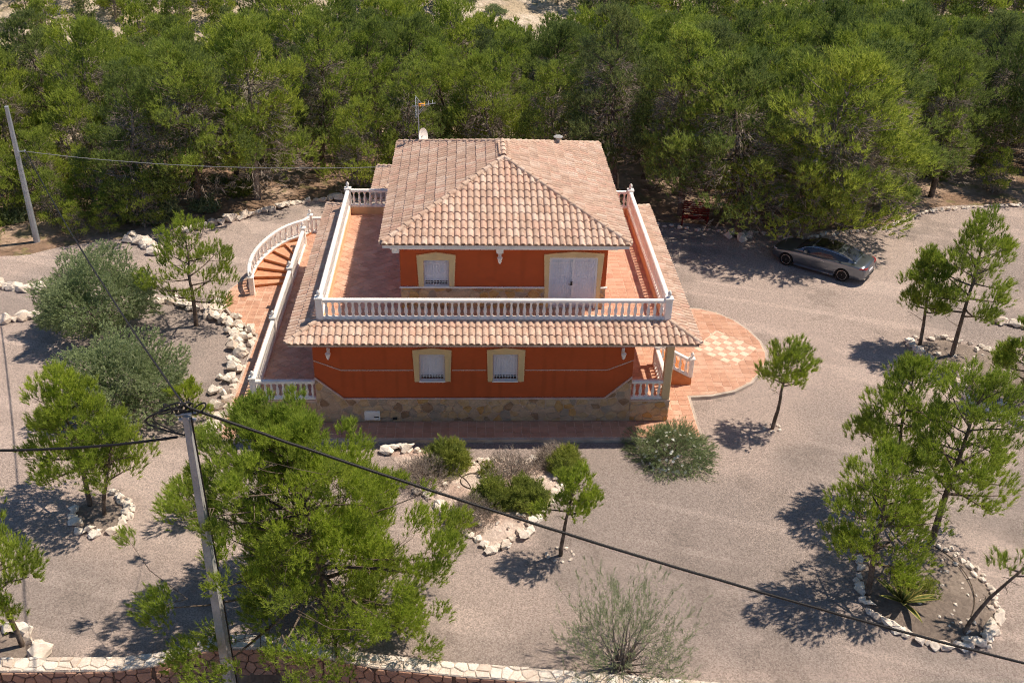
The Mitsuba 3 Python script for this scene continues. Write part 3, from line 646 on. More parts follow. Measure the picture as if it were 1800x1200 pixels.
# ================================================================== beds of soil
def dome(key, pts, hgt, m, label, z=0.0):
    p = Polygon(pts).buffer(.3).buffer(-.3); x0, y0, x1, y1 = p.bounds; n = 40
    ring_ = [p.buffer(-d) for d in (0, .25, .6, 1.1)]
    g = np.stack(np.meshgrid(np.linspace(x0, x1, n), np.linspace(y0, y1, n), indexing='ij'), -1).reshape(-1, 2)
    g = np.array([q for q in g if p.buffer(-.05).contains(Point(q))]); b = np.array([p.exterior.interpolate(t, True).coords[0] for t in np.linspace(0, 1, 120)[:-1]])
    a = np.vstack([b, g])
    from scipy.spatial import Delaunay
    tri = Delaunay(a).simplices
    tri = tri[[p.buffer(.01).contains(Point(a[t].mean(0))) for t in tri]]
    dist = np.array([p.exterior.distance(Point(q)) for q in a])
    zz_ = z + .006 + hgt * smooth01(0, .9, dist) + .04 * (meshkit.fbm(np.c_[a * 2.2, a[:, :1] * 0], 3, 3) - .35) * smooth01(0, .3, dist)
    zz_[:len(b)] = z - .05
    cr = np.cross(a[tri[:, 1]] - a[tri[:, 0]], a[tri[:, 2]] - a[tri[:, 0]]); tri[cr < 0] = tri[cr < 0][:, ::-1]
    add(key, trimesh.Trimesh(np.c_[a, zz_], tri, process=False), m, True); tag(key, label, 'soil', kind='structure')
BED_F = [(-3.75, -1.61), (-2.52, -1.45), (-1.26, -2.49), (-.44, -2.5), (.37, -2.33), (1.18, -2.68), (2.0, -2.2), (2.9, -2.4), (2.92, -3.68), (2.2, -4.3), (1.41, -5.79), (.63, -6.63), (-.12, -7.16), (-1.22, -5.76), (-2.01, -4.57), (-3.26, -2.97)]
BED_R = [(11.59, -7.71), (11.3, -8.87), (11.29, -9.96), (11.86, -10.77), (12.66, -11.34), (13.45, -11.46), (14.48, -11.04), (15.14, -10.13), (15.39, -9.17), (15.26, -8.02), (14.79, -7.35), (14.29, -6.9), (13.2, -6.4), (12.2, -6.9)]
BED_L = [(-13.84, -5.04), (-13.4, -5.91), (-12.74, -6.2), (-12.28, -5.92), (-12.03, -5.21), (-12.57, -4.4), (-13.18, -4.0), (-13.7, -4.3)]
BED_S = [(18.56, 6.2), (18.5, 5.02), (18.82, 4.32), (19.03, 3.63), (19.3, 2.53), (19.3, 1.2), (20.5, .3), (22.5, .2), (23.6, 2.5), (22.6, 4.8), (21.5, 5.7), (20.2, 6.5)]
BED_C = [(-14.9, -10.0), (-14.22, -10.25), (-13.56, -10.38), (-13.0, -10.7), (-12.65, -11.5), (-15.2, -11.6)]
dome('rockery_soil', BED_F, .16, 'bed_pale', 'pale stony soil of the rockery before the front walkway')
dome('agave_bed_soil', BED_R, .12, 'bed_soil', 'dark soil of the stone ringed bed with the agave')
dome('small_bed_soil', BED_L, .05, 'bed_soil', 'brown soil inside the small stone ring at left')
dome('side_bed_soil', BED_S, .14, 'bed_soil', 'soil of the stone edged bed at the right side of the yard')
dome('corner_bed_soil', BED_C, .05, 'bed_soil', 'soil inside the white stone ring in the lower left corner')

# ================================================================== loose rocks
def rock_mesh(seed):
    r = np.random.default_rng(seed); P = r.normal(size=(15, 3)); P /= np.linalg.norm(P, axis=1, keepdims=True); P *= r.uniform(.72, 1.05, (15, 1))
    m = hull(P).subdivide().subdivide(); v = m.vertices
    v = v * (1 + .10 * (meshkit.fbm(v * 3.1 + seed, 2, seed)[:, None] - .5))
    return trimesh.Trimesh(v, m.faces)
ROCK_T = [rock_mesh(70 + i) for i in range(10)]
ROCKS = [mikit.ply(m, smooth=16) for m in ROCK_T]
ROCK_Q = []
rrng = np.random.default_rng(77)
def rock(x, y, s, group, label, z=None, flat=.7, stretch=1.25, turn=None, mats=('limestone_0', 'limestone_0', 'limestone_1', 'limestone_2'), sink=.25):
    zz_ = ground_z(x, y) if z is None else z
    a = rrng.uniform(0, 360) if turn is None else turn
    at_ = T().translate([x, y, zz_ + s * flat * (1 - sink) * .8]).rotate([0, 0, 1], a).rotate([1, 0, 0], rrng.uniform(-22, 22)).scale([s * stretch, s * rrng.uniform(.8, 1.05), s * flat])
    ROCK_Q.append((s / math.hypot(x + .8, y + 32.5, 22), int(rrng.integers(10)), mats[rrng.integers(len(mats))], at_, label, group))
def rock_row(pts, size, group, label, step=1.55, jit=.07, close=False, rows=1, **kw):
    p = np.array(pts + pts[:1] if close else pts, float); seg = np.r_[0, np.cumsum(np.linalg.norm(np.diff(p, axis=0), axis=1))]; d = 0
    while d < seg[-1]:
        s = size * rrng.uniform(.65, 1.35); x, y = np.interp(d, seg, p[:, 0]), np.interp(d, seg, p[:, 1])
        x2, y2 = np.interp(d + .05, seg, p[:, 0]), np.interp(d + .05, seg, p[:, 1])
        for _ in range(rows): rock(x + rrng.normal(0, jit) * (1 + .8 * (rows > 1)), y + rrng.normal(0, jit) * (1 + .8 * (rows > 1)), s * rrng.uniform(.8, 1.1), group, label, turn=math.degrees(math.atan2(y2 - y, x2 - x)) + rrng.normal(0, 25), **kw)
        d += s * step
rock_row([(11.9, -7.4), (11.45, -8.3), (11.3, -8.87), (11.25, -9.6), (11.4, -10.2), (11.86, -10.77), (12.66, -11.3), (13.45, -11.46), (14.1, -11.25)], 0.176, 'rocks ringing the agave bed', 'pale limestone rock in the ring round the agave bed at lower right', step=1.15)
rock_row([(13.7, -11.2), (14.48, -11.04), (15.0, -10.4), (15.2, -9.9)], 0.185, 'rocks ringing the agave bed', 'pale limestone rock in the ring round the agave bed at lower right', step=1.10, rows=2)
rock_row([(15.2, -9.9), (15.39, -9.17), (15.3, -8.2), (14.85, -7.35), (14.3, -6.9), (13.7, -6.6)], 0.123, 'rocks ringing the agave bed', 'pale limestone rock in the ring round the agave bed at lower right', step=1.27)
for _ in range(40):
    x, y = rrng.uniform(12.3, 15), rrng.uniform(-10.7, -7.2)
    if Polygon(BED_R).buffer(-.3).contains(Point(x, y)): rock(x, y, rrng.uniform(.03, .09), 'small stones in the agave bed', 'small pale stone lying in the soil of the agave bed', z=.10)
rock_row([(-13.9, -4.9), (-13.6, -5.6), (-13.3, -6.0), (-12.74, -6.25), (-12.2, -5.95), (-11.95, -5.3), (-12.1, -4.8), (-12.5, -4.35), (-12.8, -4.1)], 0.171, 'rocks ringing the small bed at left', 'white limestone rock in the small ring round the twin pines at left', step=0.98, rows=1)
rock_row([(-12.0, -5.6), (-12.0, -5.0), (-12.5, -4.4)], 0.153, 'rocks ringing the small bed at left', 'white limestone rock in the small ring round the twin pines at left', step=1.02)
rock_row([(-14.8, -10.1), (-14.22, -10.3), (-13.6, -10.35), (-13.15, -10.7), (-12.75, -11.3)], .22, 'rocks of the corner bed', 'white rock in the ring in the lower left corner by the boundary wall', step=1.2)
rock(-12.72, -11.25, .34, 'rocks of the corner bed', 'white rock in the ring in the lower left corner by the boundary wall')
rock_row([(18.56, 6.2), (18.5, 5.02), (18.82, 4.32), (19.03, 3.63), (19.3, 2.53), (19.2, 1.6)], 0.234, 'rocks edging the right bed', 'pale rock edging the bed under the two slender pines at right', step=1.12)
rock_row([(18.9, 6.5), (20.0, 6.5), (21.2, 5.9), (22.2, 5.0), (23.2, 3.6)], 0.153, 'rocks edging the right bed', 'pale rock edging the bed under the two slender pines at right', step=1.53)
for _ in range(45):
    x, y = rrng.uniform(18.6, 23.2), rrng.uniform(.4, 5.8)
    if Polygon(BED_S).buffer(-.3).contains(Point(x, y)): rock(x, y, rrng.uniform(.05, .2), 'stones strewn in the right bed', 'loose stone strewn over the right bed', z=.10)
rock_row([(19.3, 1.2), (20.3, .2), (21.5, -.5)], 0.198, 'rocks edging the right bed', 'pale rock edging the bed under the two slender pines at right', step=1.17, rows=2)
# the rockery in front
rock_row([(-3.75, -1.8), (-3.2, -1.6), (-2.5, -1.72)], 0.234, 'rocks of the rockery', 'white limestone rock edging the rockery before the house', step=0.96, mats=('limestone_2', 'limestone_0'))
rock_row([(-1.4, -2.3), (-.44, -2.45), (.37, -2.3), (1.1, -2.6), (1.6, -2.2), (2.2, -2.0)], 0.153, 'rocks of the rockery', 'white limestone rock edging the rockery before the house', step=1.04)
rock_row([(2.9, -2.9), (2.7, -3.6), (2.3, -4.2), (1.7, -5.2), (1.41, -5.8), (.9, -6.4), (.2, -6.95), (-.2, -7.1)], 0.216, 'rocks of the rockery', 'white limestone rock edging the rockery before the house', step=1.00)
rock_row([(-.2, -7.0), (-.8, -6.3), (-1.3, -5.7), (-2.0, -4.6), (-2.6, -3.9)], 0.216, 'rocks of the rockery', 'white limestone rock edging the rockery before the house', step=0.96)
for _ in range(110):
    x, y = rrng.uniform(-3.4, 2.7), rrng.uniform(-6.4, -1.8)
    if Polygon(BED_F).buffer(-.35).contains(Point(x, y)): rock(x, y, rrng.uniform(.04, .13), 'stones in the rockery', 'small stone lying in the pale soil of the rockery', z=.14)
# bank of rocks beside the side path
for (x, y) in [(-10.32, -.4), (-10.4, .1), (-10.15, .6), (-10.35, 1.1), (-10.15, 1.7), (-10.4, 2.2), (-10.15, 2.8), (-10.4, 3.3), (-10.2, 3.9), (-10.45, 4.4), (-10.15, 5.0), (-10.4, 5.5), (-10.15, 6.1), (-10.45, 6.6), (-10.2, 7.0), (-10.7, 7.3), (-10.5, 6.2), (-10.95, 7.8), (-11.2, 7.5), (-11.5, 8.3), (-11.6, 7.9), (-12.0, 8.8), (-11.9, 8.3), (-12.3, 9.1), (-12.2, 8.6), (-11.0, 7.1), (-10.8, 6.6), (-10.7, 5.9), (-11.95, 9.5), (-12.2, 9.9)]:
    for _ in range(3):
        rock(x + rrng.normal(0, .15), y + rrng.normal(0, .14), rrng.uniform(.17, .29), 'rocks banked along the side path', 'big white limestone rock banked along the tiled side path, ' + ('near the big pine' if y < 2.4 else 'beside the left terrace' if y < 6.4 else 'round the lower landing'), z=rrng.uniform(-.05, .12), flat=.85, sink=.2)
rock_row([(-15.9, 9.9), (-15.0, 9.85), (-14.2, 9.75), (-13.5, 9.4), (-12.7, 9.0)], .24, 'rocks behind the young pine at left', 'white rock in the row behind the young pine left of the house', step=1.2, rows=2)
rock_row([(-26, 11.6), (-23, 11.3), (-20.5, 10.9), (-18.4, 10.4), (-16.5, 10.1)], .30, 'rocks behind the olive shrubs', 'pale rock in the row behind the grey green shrubs at far left', step=1.0, rows=2)
rock_row([(-24, 8.0), (-21.5, 8.0), (-19.5, 8.3), (-17.9, 8.6)], .28, 'rocks before the olive shrubs', 'pale rock in the short row at the left edge of the photo', step=1.1, rows=2)
rock_row([(-17.8, 16.4), (-17.2, 15.9), (-16.6, 15.4), (-16.2, 14.9)], .33, 'heaped rocks at the forest corner', 'white rock heaped where the yard meets the forest left of the house', step=1.0, rows=2)
rock_row([(-15.6, 17.4), (-14.6, 18.2), (-13.5, 18.9), (-12.48, 19.6), (-11.39, 20.5), (-10.3, 21.4), (-9.1, 21.8), (-7.6, 22.1)], .33, 'rocks along the forest edge behind the stair', 'grey rock along the forest edge behind the curved stair', step=1.35, mats=('limestone_grey', 'limestone_1', 'limestone_grey', 'limestone_0'))
rock_row([(9.4, 18.6), (11, 18.2), (12.6, 17.9), (14.2, 17.8), (15.4, 17.3), (16.6, 17.0), (18.2, 17.4), (20.2, 18.0), (21.9, 18.5), (23.4, 19.6), (25.3, 20.8), (28, 21.3), (31, 21.8), (36, 22.1)], .15, 'rocks along the forest edge at right', 'rock along the shaded forest edge right of the house', step=2.0, mats=('limestone_grey', 'limestone_grey', 'limestone_1'))
for x, y, s in ((12.9, 17.1, .36), (13.5, 16.9, .40), (14.0, 17.3, .34), (13.3, 17.6, .3)): rock(x, y, s, 'ring of rocks round a pine foot', 'white rock in the ring round a pine foot right of the red bench')
for c, n, r_ in (((10.76, -.33), 9, .32), ((2.15, -7.33), 12, .42)):
    for k in range(n):
        a = 2 * PI * k / n + rrng.normal(0, .2); rock(c[0] + r_ * math.cos(a), c[1] + r_ * .8 * math.sin(a), rrng.uniform(.05, .1), 'stones round the lone pine at %s' % ('the patio' if c[0] > 5 else 'the rockery'), 'small white stone at the foot of the lone pine by the %s' % ('round patio' if c[0] > 5 else 'rockery'))
rock_row([(23.0, 8.0), (24.5, 7.4), (26.5, 7.6)], .28, 'rocks at the right edge', 'white rock at the right edge of the yard', step=1.3, rows=2)

ROCK_Q.sort(key=lambda t: -t[0]); small = Acc()
for k_, (d_, i_, m_, at_, l_, g_) in enumerate(ROCK_Q):
    if k_ < 295: tag(add('rock', ROCKS[i_], m_, at=at_), l_, 'rock', g_)
    else: small.add(ROCK_T[i_].copy().apply_transform(np.array(at_.matrix)))
tag(add('loose_stones', small.mesh(), 'limestone_0'), 'small pale stones strewn over the beds and along the yard edges', 'stones', kind='stuff')
# ================================================================== boundary wall
BW = 'boundary_wall'
bw = thing(BW); tag(bw, 'dry stone boundary wall with pale crazy paved top at the bottom of the photo', 'wall')
cap = Polygon(outer + inner[::-1]); top = .36
add(bw + '__core', extrude(cap.buffer(-.015), top + 1.6).apply_translation((0, 0, -1.6)), 'wall_joint')
rng = np.random.default_rng(31)
capz = sbox(-16, -20, 9, 0).intersection(cap)
bed = add(bw + '__coping', extrude(capz, .035).apply_translation((0, 0, top + .002)), 'cap_joint')
for k, q in enumerate(sorted(crazy(capz, .30, .028, rng, 1.15), key=lambda q: -q.area)[:300]):
    add(bed + '__stone', slab(q, .035 * rng.uniform(.7, 1.4), .01).apply_translation((0, 0, top + .035)), ['limestone_0', 'limestone_1', 'limestone_0', 'limestone_2'][rng.integers(4)])
nst = 0; rest = Acc()
for (a, b) in zip(outer, outer[1:]):
    a, b = np.array(a), np.array(b); L = np.linalg.norm(b - a)
    if b[0] < -16.5 or a[0] > 0: continue
    if a[0] < -20: a = np.array([-16.5, -12.23]); L = np.linalg.norm(b - a)
    t = (b - a) / L; M = frame((a[0], a[1], 0), (t[0], t[1], 0), (0, 0, 1))
    for q in crazy(sbox(0.01, -1.2, L - .01, top + .02), .31, .03, rng, 1.15):
        m = slab(q, rng.uniform(.03, .06), .012).apply_translation((0, 0, -.01)).apply_transform(M)
        if q.bounds[3] > -.75: add(bw + '__stone', m, f'wall_stone_{rng.integers(3)}')
        else: rest.add(m)
labels[add(bw + '__lower_stones', rest.mesh(), 'wall_stone_0')] = {'kind': 'stuff'}

# ================================================================== poles and cables
def cable(key, a, b, sag, r, m, label, cat_='cable', n=40):
    a, b = np.array(a, float), np.array(b, float); t = np.linspace(0, 1, n)[:, None]; p = a + (b - a) * t; p[:, 2] -= sag * 4 * t[:, 0] * (1 - t[:, 0])
    p += .012 * (meshkit.noise(np.c_[p[:, 0] * 2, p[:, 1] * 2, p[:, 2]])[:, None] - .5)
    return tag(add(key, tube(p, r, 6, True), m, True), label, cat_)
P1, P2, PT = np.array([-7.25, -12.42]), np.array([-22.52, 16.25]), 8.85
pole = thing('power_pole'); tag(pole, 'tapering grey concrete power pole standing before the big pine', 'pole')
def octo(x, y, z0, z1, r0, r1, s=8):
    return tube([(x, y, z0), (x, y, z1)], [r0, r1], s, True)
add(pole + '__shaft', octo(*P1, -1.3, PT, .20, .105, 4).apply_transform(trimesh.transformations.rotation_matrix(.5, (0, 0, 1), (*P1, 0))), 'concrete', 20)
add(pole + '__bracket', cat(box(P1[0] - .2, P1[0] + .2, P1[1] - .04, P1[1] + .04, PT - .15, PT - .08, .01), rod((P1[0] - .25, P1[1], PT + .02), (P1[0] + .22, P1[1], PT + .08), .03)), 'galvanised')
k = add(pole + '__down_cable', tube([(P1[0] + .12, P1[1] - .08, PT), (P1[0] + .15, P1[1] - .09, PT - 2), (P1[0] + .19, P1[1] - .1, 4), (P1[0] + .24, P1[1] - .17, -1.2)], .022, 5, True), 'black_cable')
add(pole + '__number_plate', box(P1[0] - .12, P1[0] + .02, P1[1] - .225, P1[1] - .20, -.52, -.34, .004), 'white_paint')
knot = Acc(); kr = np.random.default_rng(3)
for _ in range(9):
    t = np.linspace(0, 2 * PI * kr.uniform(.6, 1.2), 16); c = kr.normal(0, .12, 3)
    knot.add(tube(np.c_[P1[0] - .1 + c[0] + kr.uniform(.08, .26) * np.cos(t + kr.uniform(0, 6)), P1[1] + c[1] * .5 + .10 * np.sin(t), PT + .20 + c[2] * .4 + kr.uniform(.04, .12) * np.sin(t + kr.uniform(0, 6))], .020, 5))
t = np.linspace(0, 1, 24)
knot.add(tube(np.c_[P1[0] - .1 - .85 * np.sin(t * PI), P1[1] + 0 * t, PT + .25 - .8 * t], .022, 5)); knot.add(tube(np.c_[P1[0] - .2 - .6 * np.sin(t * PI * .9), P1[1] + .1 * t, PT + .2 - .7 * t ** 1.4], .02, 5))
add(pole + '__cable_loops', knot.mesh(), 'black_cable')
pole2 = thing('lamp_free_pole') if False else thing('utility_pole'); tag(pole2, 'slim steel grey pole rising behind the shrubs at the left edge', 'pole')
add(pole2 + '__shaft', octo(P2[0], P2[1], -.3, 6.98, .17, .10, 8), 'galvanised', 20)
add(pole2 + '__bracket', cat(rod((P2[0], P2[1], 4.75), (P2[0] + .45, P2[1] - .05, 4.80), .02), rod((P2[0] + .1, P2[1], 5.3), (P2[0] + .12, P2[1], 4.7), .02), lathe([(.03, 0), (.06, .05), (.03, .12)], 8).apply_translation((P2[0] + .42, P2[1] - .05, 4.74))), 'galvanised', 30)
top1 = (P1[0], P1[1], PT + .25)
cable('power_line', top1, (P2[0] + .45, P2[1] - .05, 4.80), .55, .028, 'black_cable', 'thick cable running from the near pole back to the left pole')
cable('power_line', top1, (14.4, -13.3, .95 + .35), .35, .036, 'black_cable', 'thick black cable crossing the yard down to the right corner')
cable('power_line', (P1[0] - .3, P1[1], PT - .6), (-14.5, -12.2, 7.9), .25, .032, 'black_cable', 'black cable leaving the near pole to the left')
cable('service_wire', (P2[0] + .45, P2[1] - .05, 4.78), (-4.3, 11.0, 6.1), .35, .014, 'grey_cable', 'thin grey wire from the left pole to the back of the house', 'wire')

# ================================================================== roof antenna and dish
an = thing('tv_antenna'); tag(an, 'aerial on a thin mast with orange reflector behind the roof', 'antenna')
AX, AY = -2.93, 11.2
add(an + '__mast', rod((AX, AY, 6.9), (AX, AY, 9.0), .025, 8), 'galvanised')
add(an + '__boom', rod((AX - .25, AY, 8.75), (AX + .75, AY - .25, 8.98), .018), 'galvanised')
add(an + '__reflector', cat(*[rod((AX - .1, AY - .28, 8.75 + s * .1 * i), (AX - .1 + .0, AY + .28, 8.75 + s * .1 * i), .010, 4) for s in (-1, 1) for i in range(1, 5)], rod((AX - .1, AY - .2, 8.3), (AX + .25, AY - .2, 8.75), .014), rod((AX - .1, AY + .2, 8.3), (AX + .25, AY + .2, 8.75), .014), rod((AX - .1, AY, 9.2), (AX + .25, AY, 8.75), .014)), 'galvanised')
for i in range(4): add(an + '__element', rod((AX + .1 + .17 * i, AY - .30, 8.84 + .04 * i), (AX + .1 + .17 * i, AY + .24, 8.84 + .04 * i), .013, 5), 'orange_plastic' if i < 2 else 'galvanised')
add(an + '__dipole', box(AX + .02, AX + .3, AY - .10, AY + .02, 8.80, 8.90, .015), 'orange_plastic')
ds = thing('satellite_dish'); tag(ds, 'small white satellite dish fixed low on the aerial mast', 'satellite dish')
dish = lathe([(.02, -.09), (.18, -.07), (.30, -.02), (.36, .03), (.365, .035), (.30, 0), (.18, -.05), (.01, -.07)], 20)
R = trimesh.transformations.rotation_matrix(math.radians(78), (0, 1, 0)) 
R2 = trimesh.transformations.rotation_matrix(math.radians(-28), (0, 0, 1))
add(ds + '__reflector', dish.apply_transform(R).apply_transform(R2).apply_translation((AX + .18, AY - .15, 7.48)), 'white_paint', 35)
add(ds + '__arm', cat(rod((AX + .2, AY - .2, 7.2), (AX + .62, AY - .42, 7.35), .015), box(AX + .57, AX + .67, AY - .48, AY - .38, 7.32, 7.42, .01)), 'galvanised')
add(ds + '__bracket', rod((AX, AY, 7.48), (AX + .16, AY - .13, 7.48), .03), 'galvanised')

# ================================================================== red bench under the trees
bn = thing('garden_bench'); tag(bn, 'dark red painted bench with a back in the shade of the pines', 'bench')
BX, BY = 11.4, 18.75
zb_ = max(0., ground_z(BX, BY)) + .0
def bx(*a): return box(*a, .012)
B = lambda m: m.apply_transform(trimesh.transformations.rotation_matrix(math.radians(-14), (0, 0, 1))).apply_translation((BX, BY, zb_))
for i in range(5): add(bn + '__slat', B(bx(-.72, .72, -.30 + .115 * i, -.20 + .115 * i, .44, .475)), 'red_paint')
for i in range(6): add(bn + '__slat', B(bx(-.72, .72, .29 + .035 * i, .32 + .035 * i, .53 + .105 * i, .62 + .105 * i)), 'red_paint')
for x in (-.66, .66):
    add(bn + '__leg', B(cat(bx(x - .04, x + .04, -.30, -.22, 0, .44), bx(x - .04, x + .04, .24, .32, 0, .52))), 'red_paint')
    add(bn + '__armrest', B(cat(bx(x - .04, x + .04, -.30, .42, .66, .70), bx(x - .03, x + .03, -.28, -.22, .475, .66))), 'red_paint')

# ================================================================== the car
def build_car():
    car = thing('parked_car'); tag(car, 'dark grey metallic coupe parked on the gravel beside the forest', 'car')
    pm = trimesh.transformations
    ax = np.array([-.789, .614]); rw = np.array([17.35, 12.15])                 # rear wheel contact on the near side, heading
    sidev = np.array([ax[1], -ax[0]]) * -1                                     # towards the far side
    far = np.array([.614, .789])
    # local: x forward from the rear axle, y to the far side (from near side 0 .. 1.58), z up
    def W(m):
        M = np.eye(4); M[:2, 0] = ax; M[:2, 1] = far; M[:2, 3] = rw + far * .80
        m = m.copy().apply_transform(M); m.invert() if np.linalg.det(M[:3, :3]) < 0 else None; return m
    X0, X1 = -1.05, 3.78
    # body below the windows: sections of (half width at sill, at waist, height of waist, of deck)
    st = [(-1.06, .60, .66, .42, .72, .80), (-1.02, .74, .80, .34, .80, .95), (-.85, .82, .89, .25, .88, 1.02), (-.4, .86, .925, .22, .92, 1.03), (.3, .88, .93, .20, .92, .99), (1.2, .88, .925, .19, .90, .96), (1.9, .88, .925, .19, .89, .95), (2.4, .88, .925, .20, .87, .96), (2.9, .86, .915, .22, .82, .90), (3.35, .82, .88, .24, .74, .82), (3.62, .72, .78, .28, .64, .72), (3.76, .55, .62, .34, .55, .62), (3.80, .45, .50, .40, .50, .55)]
    s = np.array(st); xs = np.linspace(s[0, 0], s[-1, 0], 60); xs = np.r_[s[0, 0], s[0, 0] + .03, xs[1:]]
    from scipy.interpolate import PchipInterpolator as PC
    g = [PC(s[:, 0], s[:, i])(xs) for i in range(1, 6)]
    rings = []
    for x, ws, ww, zs, zw, zd in zip(xs, *g):
        half = [(0, zs), (ws * .9, zs), (ws, zs + .05), (ws + (ww - ws) * .7, zs + (zw - zs) * .35), (ww, zs + (zw - zs) * .72), (ww * .99, zw - .03), (ww * .965, zw), (ww * .86, zw + (zd - zw) * .45), (ww * .6, zw + (zd - zw) * .85), (0, zd)]
        rings.append([(x, -y, z) for y, z in half] + [(x, y, z) for y, z in half[-2:0:-1]])
    r = np.array(rings); n, m = r.shape[:2]; i, j = np.meshgrid(np.arange(n - 1), np.arange(m), indexing='ij')
    q = np.stack([i * m + j, i * m + (j + 1) % m, (i + 1) * m + (j + 1) % m, (i + 1) * m + j], -1).reshape(-1, 4)
    k = np.arange(1, m - 1)
    f = np.vstack([q[:, [0, 1, 2]], q[:, [0, 2, 3]], np.stack([k * 0, k + 1, k], 1), np.stack([k * 0, k, k + 1], 1) + (n - 1) * m])
    body = trimesh.Trimesh(r.reshape(-1, 3), f); body.fix_normals()
    import manifold3d as m3
    mf = lambda t: m3.Manifold(m3.Mesh(np.asarray(t.vertices, np.float32), np.asarray(t.faces, np.uint32)))
    B_ = mf(body)
    for x in (0, 2.87):
        c = trimesh.creation.cylinder(.375, 2.2, 40); c.apply_transform(pm.rotation_matrix(PI / 2, (1, 0, 0))); c.apply_translation((x, 0, .335)); keep = trimesh.creation.box((.9, 1.3, .9)); keep.apply_translation((x, 0, .34))
        B_ = B_ - (mf(c) - mf(keep))
    o = B_.to_mesh(); body = trimesh.Trimesh(o.vert_properties[:, :3], o.tri_verts)
    add(car + '__body', W(body), 'car_paint', 32)
    # cabin: stations from rear deck to windscreen foot
    C = [(-.52, .66, .99, .64, 1.0), (-.10, .74, .97, .60, 1.19), (.30, .78, .95, .60, 1.31), (.75, .80, .94, .61, 1.375), (1.2, .81, .94, .60, 1.385), (1.6, .81, .93, .58, 1.35), (2.0, .80, .93, .57, 1.22), (2.42, .78, .93, .70, 1.0), (2.60, .76, .93, .74, .93)]
    c = np.array(C); xs = np.linspace(c[0, 0], c[-1, 0], 34); g = [PC(c[:, 0], c[:, i])(xs) for i in range(1, 5)]
    ring = []
    for x, wb, zb, wt, zt in zip(xs, *g):
        dz = zt - zb
        half = [(wb, zb - .08), (wb, zb), (wb + (wt - wb) * .28, zb + dz * .36), (wb + (wt - wb) * .72, zb + dz * .76), (wt + .00, zb + dz * .90), (wt * .86, zb + dz * .985), (wt * .5, zt), (0, zt + .008)]
        ring.append([(x, -y, z) for y, z in half] + [(x, y, z) for y, z in half[-2::-1]])
    r = np.array(ring); n, m = r.shape[:2]
    def patch(sel, off=0.0):
        F = []
        for a in range(n - 1):
            for b in range(m - 1):
                if sel((xs[a] + xs[a + 1]) / 2, b): F += [(a * m + b, a * m + b + 1, (a + 1) * m + b + 1), (a * m + b, (a + 1) * m + b + 1, (a + 1) * m + b)]
        t = trimesh.Trimesh(r.reshape(-1, 3), np.array(F), process=True); t.remove_unreferenced_vertices()
        nn = t.vertex_normals; ctr = np.array([1.0, 0, .9])
        if (np.einsum('ij,ij->i', nn, t.vertices - ctr) < 0).mean() > .5: t.invert(); nn = t.vertex_normals
        t.vertices = t.vertices + nn * off; return t
    sidewin = lambda x, b: b in (1, 2, m - 3, m - 4)
    lo = lambda x: -.28 + .0
    glass_side = lambda x, b: sidewin(x, b) and (-.12 < x < 2.12) 
    rear = lambda x, b: 3 <= b <= m - 5 and x < .22 and x > -.42
    wind = lambda x, b: 3 <= b <= m - 5 and x > 1.72 and x < 2.5
    roofp = lambda x, b: 4 <= b <= m - 6 and .52 <= x <= 1.70
    add(car + '__cabin', W(patch(lambda x, b: not (glass_side(x, b) or rear(x, b) or wind(x, b) or roofp(x, b)))), 'car_paint', True)
    near_side = lambda x, b: b in (1, 2)
    for nm, s_ in (('side_window', lambda x, b: glass_side(x, b) and b < 4), ('side_window', lambda x, b: glass_side(x, b) and b > 4), ('rear_window', rear), ('windscreen', wind)):
        add(car + '__' + nm, W(patch(s_, -.004)), 'car_glass', True)
    add(car + '__roof_panel', W(patch(roofp, .001)), 'car_roof', True)
    # chrome trim over the side windows
    for sg in (-1, 1):
        idx = 3 if sg < 0 else m - 4
        pts = [r[a, idx] + np.array([0, sg * .006, .004]) for a in range(n) if -.30 < xs[a] < 2.30]
        add(car + '__window_trim', W(tube(pts, .012, 5, True)), 'car_chrome')
        add(car + '__mirror', W(hull([(1.86 + dx, sg * (.86 + dy), 1.0 + dz) for dx in (0, .12) for dy in (0, .16) for dz in (0, .12)])), 'car_paint', 40)
        add(car + '__sill', W(box(.42, 2.45, min(sg * .86, sg * .90), max(sg * .86, sg * .90), .16, .24, .015)), 'car_paint')
        add(car + '__taillight', W(hull([(-1.06 + dx, sg * (.44 + dy), .78 + dz) for dx, dy, dz in ((0, .0, 0), (0, .0, .09), (.02, .26, .01), (.02, .25, .12), (.28, .462, .06), (.28, .458, .13), (.12, .40, .0), (.10, .39, .14))])), 'tail_red', 40)
        add(car + '__headlight', W(hull([(3.60 + dx, sg * (.56 + dy), .60 + dz) for dx, dy, dz in ((0.12, -.06, 0), (.10, -.06, .10), (.02, .18, .02), (-.05, .20, .14), (-.20, .28, .08), (-.22, .27, .14))])), 'car_lamp', 40)
        add(car + '__door_handle', W(box(.95, 1.15, min(sg * .915, sg * .945), max(sg * .915, sg * .945), .78, .81, .006)), 'car_chrome')
        add(car + '__exhaust', W(box(-1.07, -1.0, min(sg * .5, sg * .66), max(sg * .5, sg * .66), .30, .37, .01)), 'car_chrome')
    add(car + '__number_plate', W(box(-1.085, -1.06, -.26, .26, .58, .69, .004)), 'white_metal')
    add(car + '__bumper_insert', W(box(-1.07, -.95, -.62, .62, .26, .40, .02)), 'dark_gap')
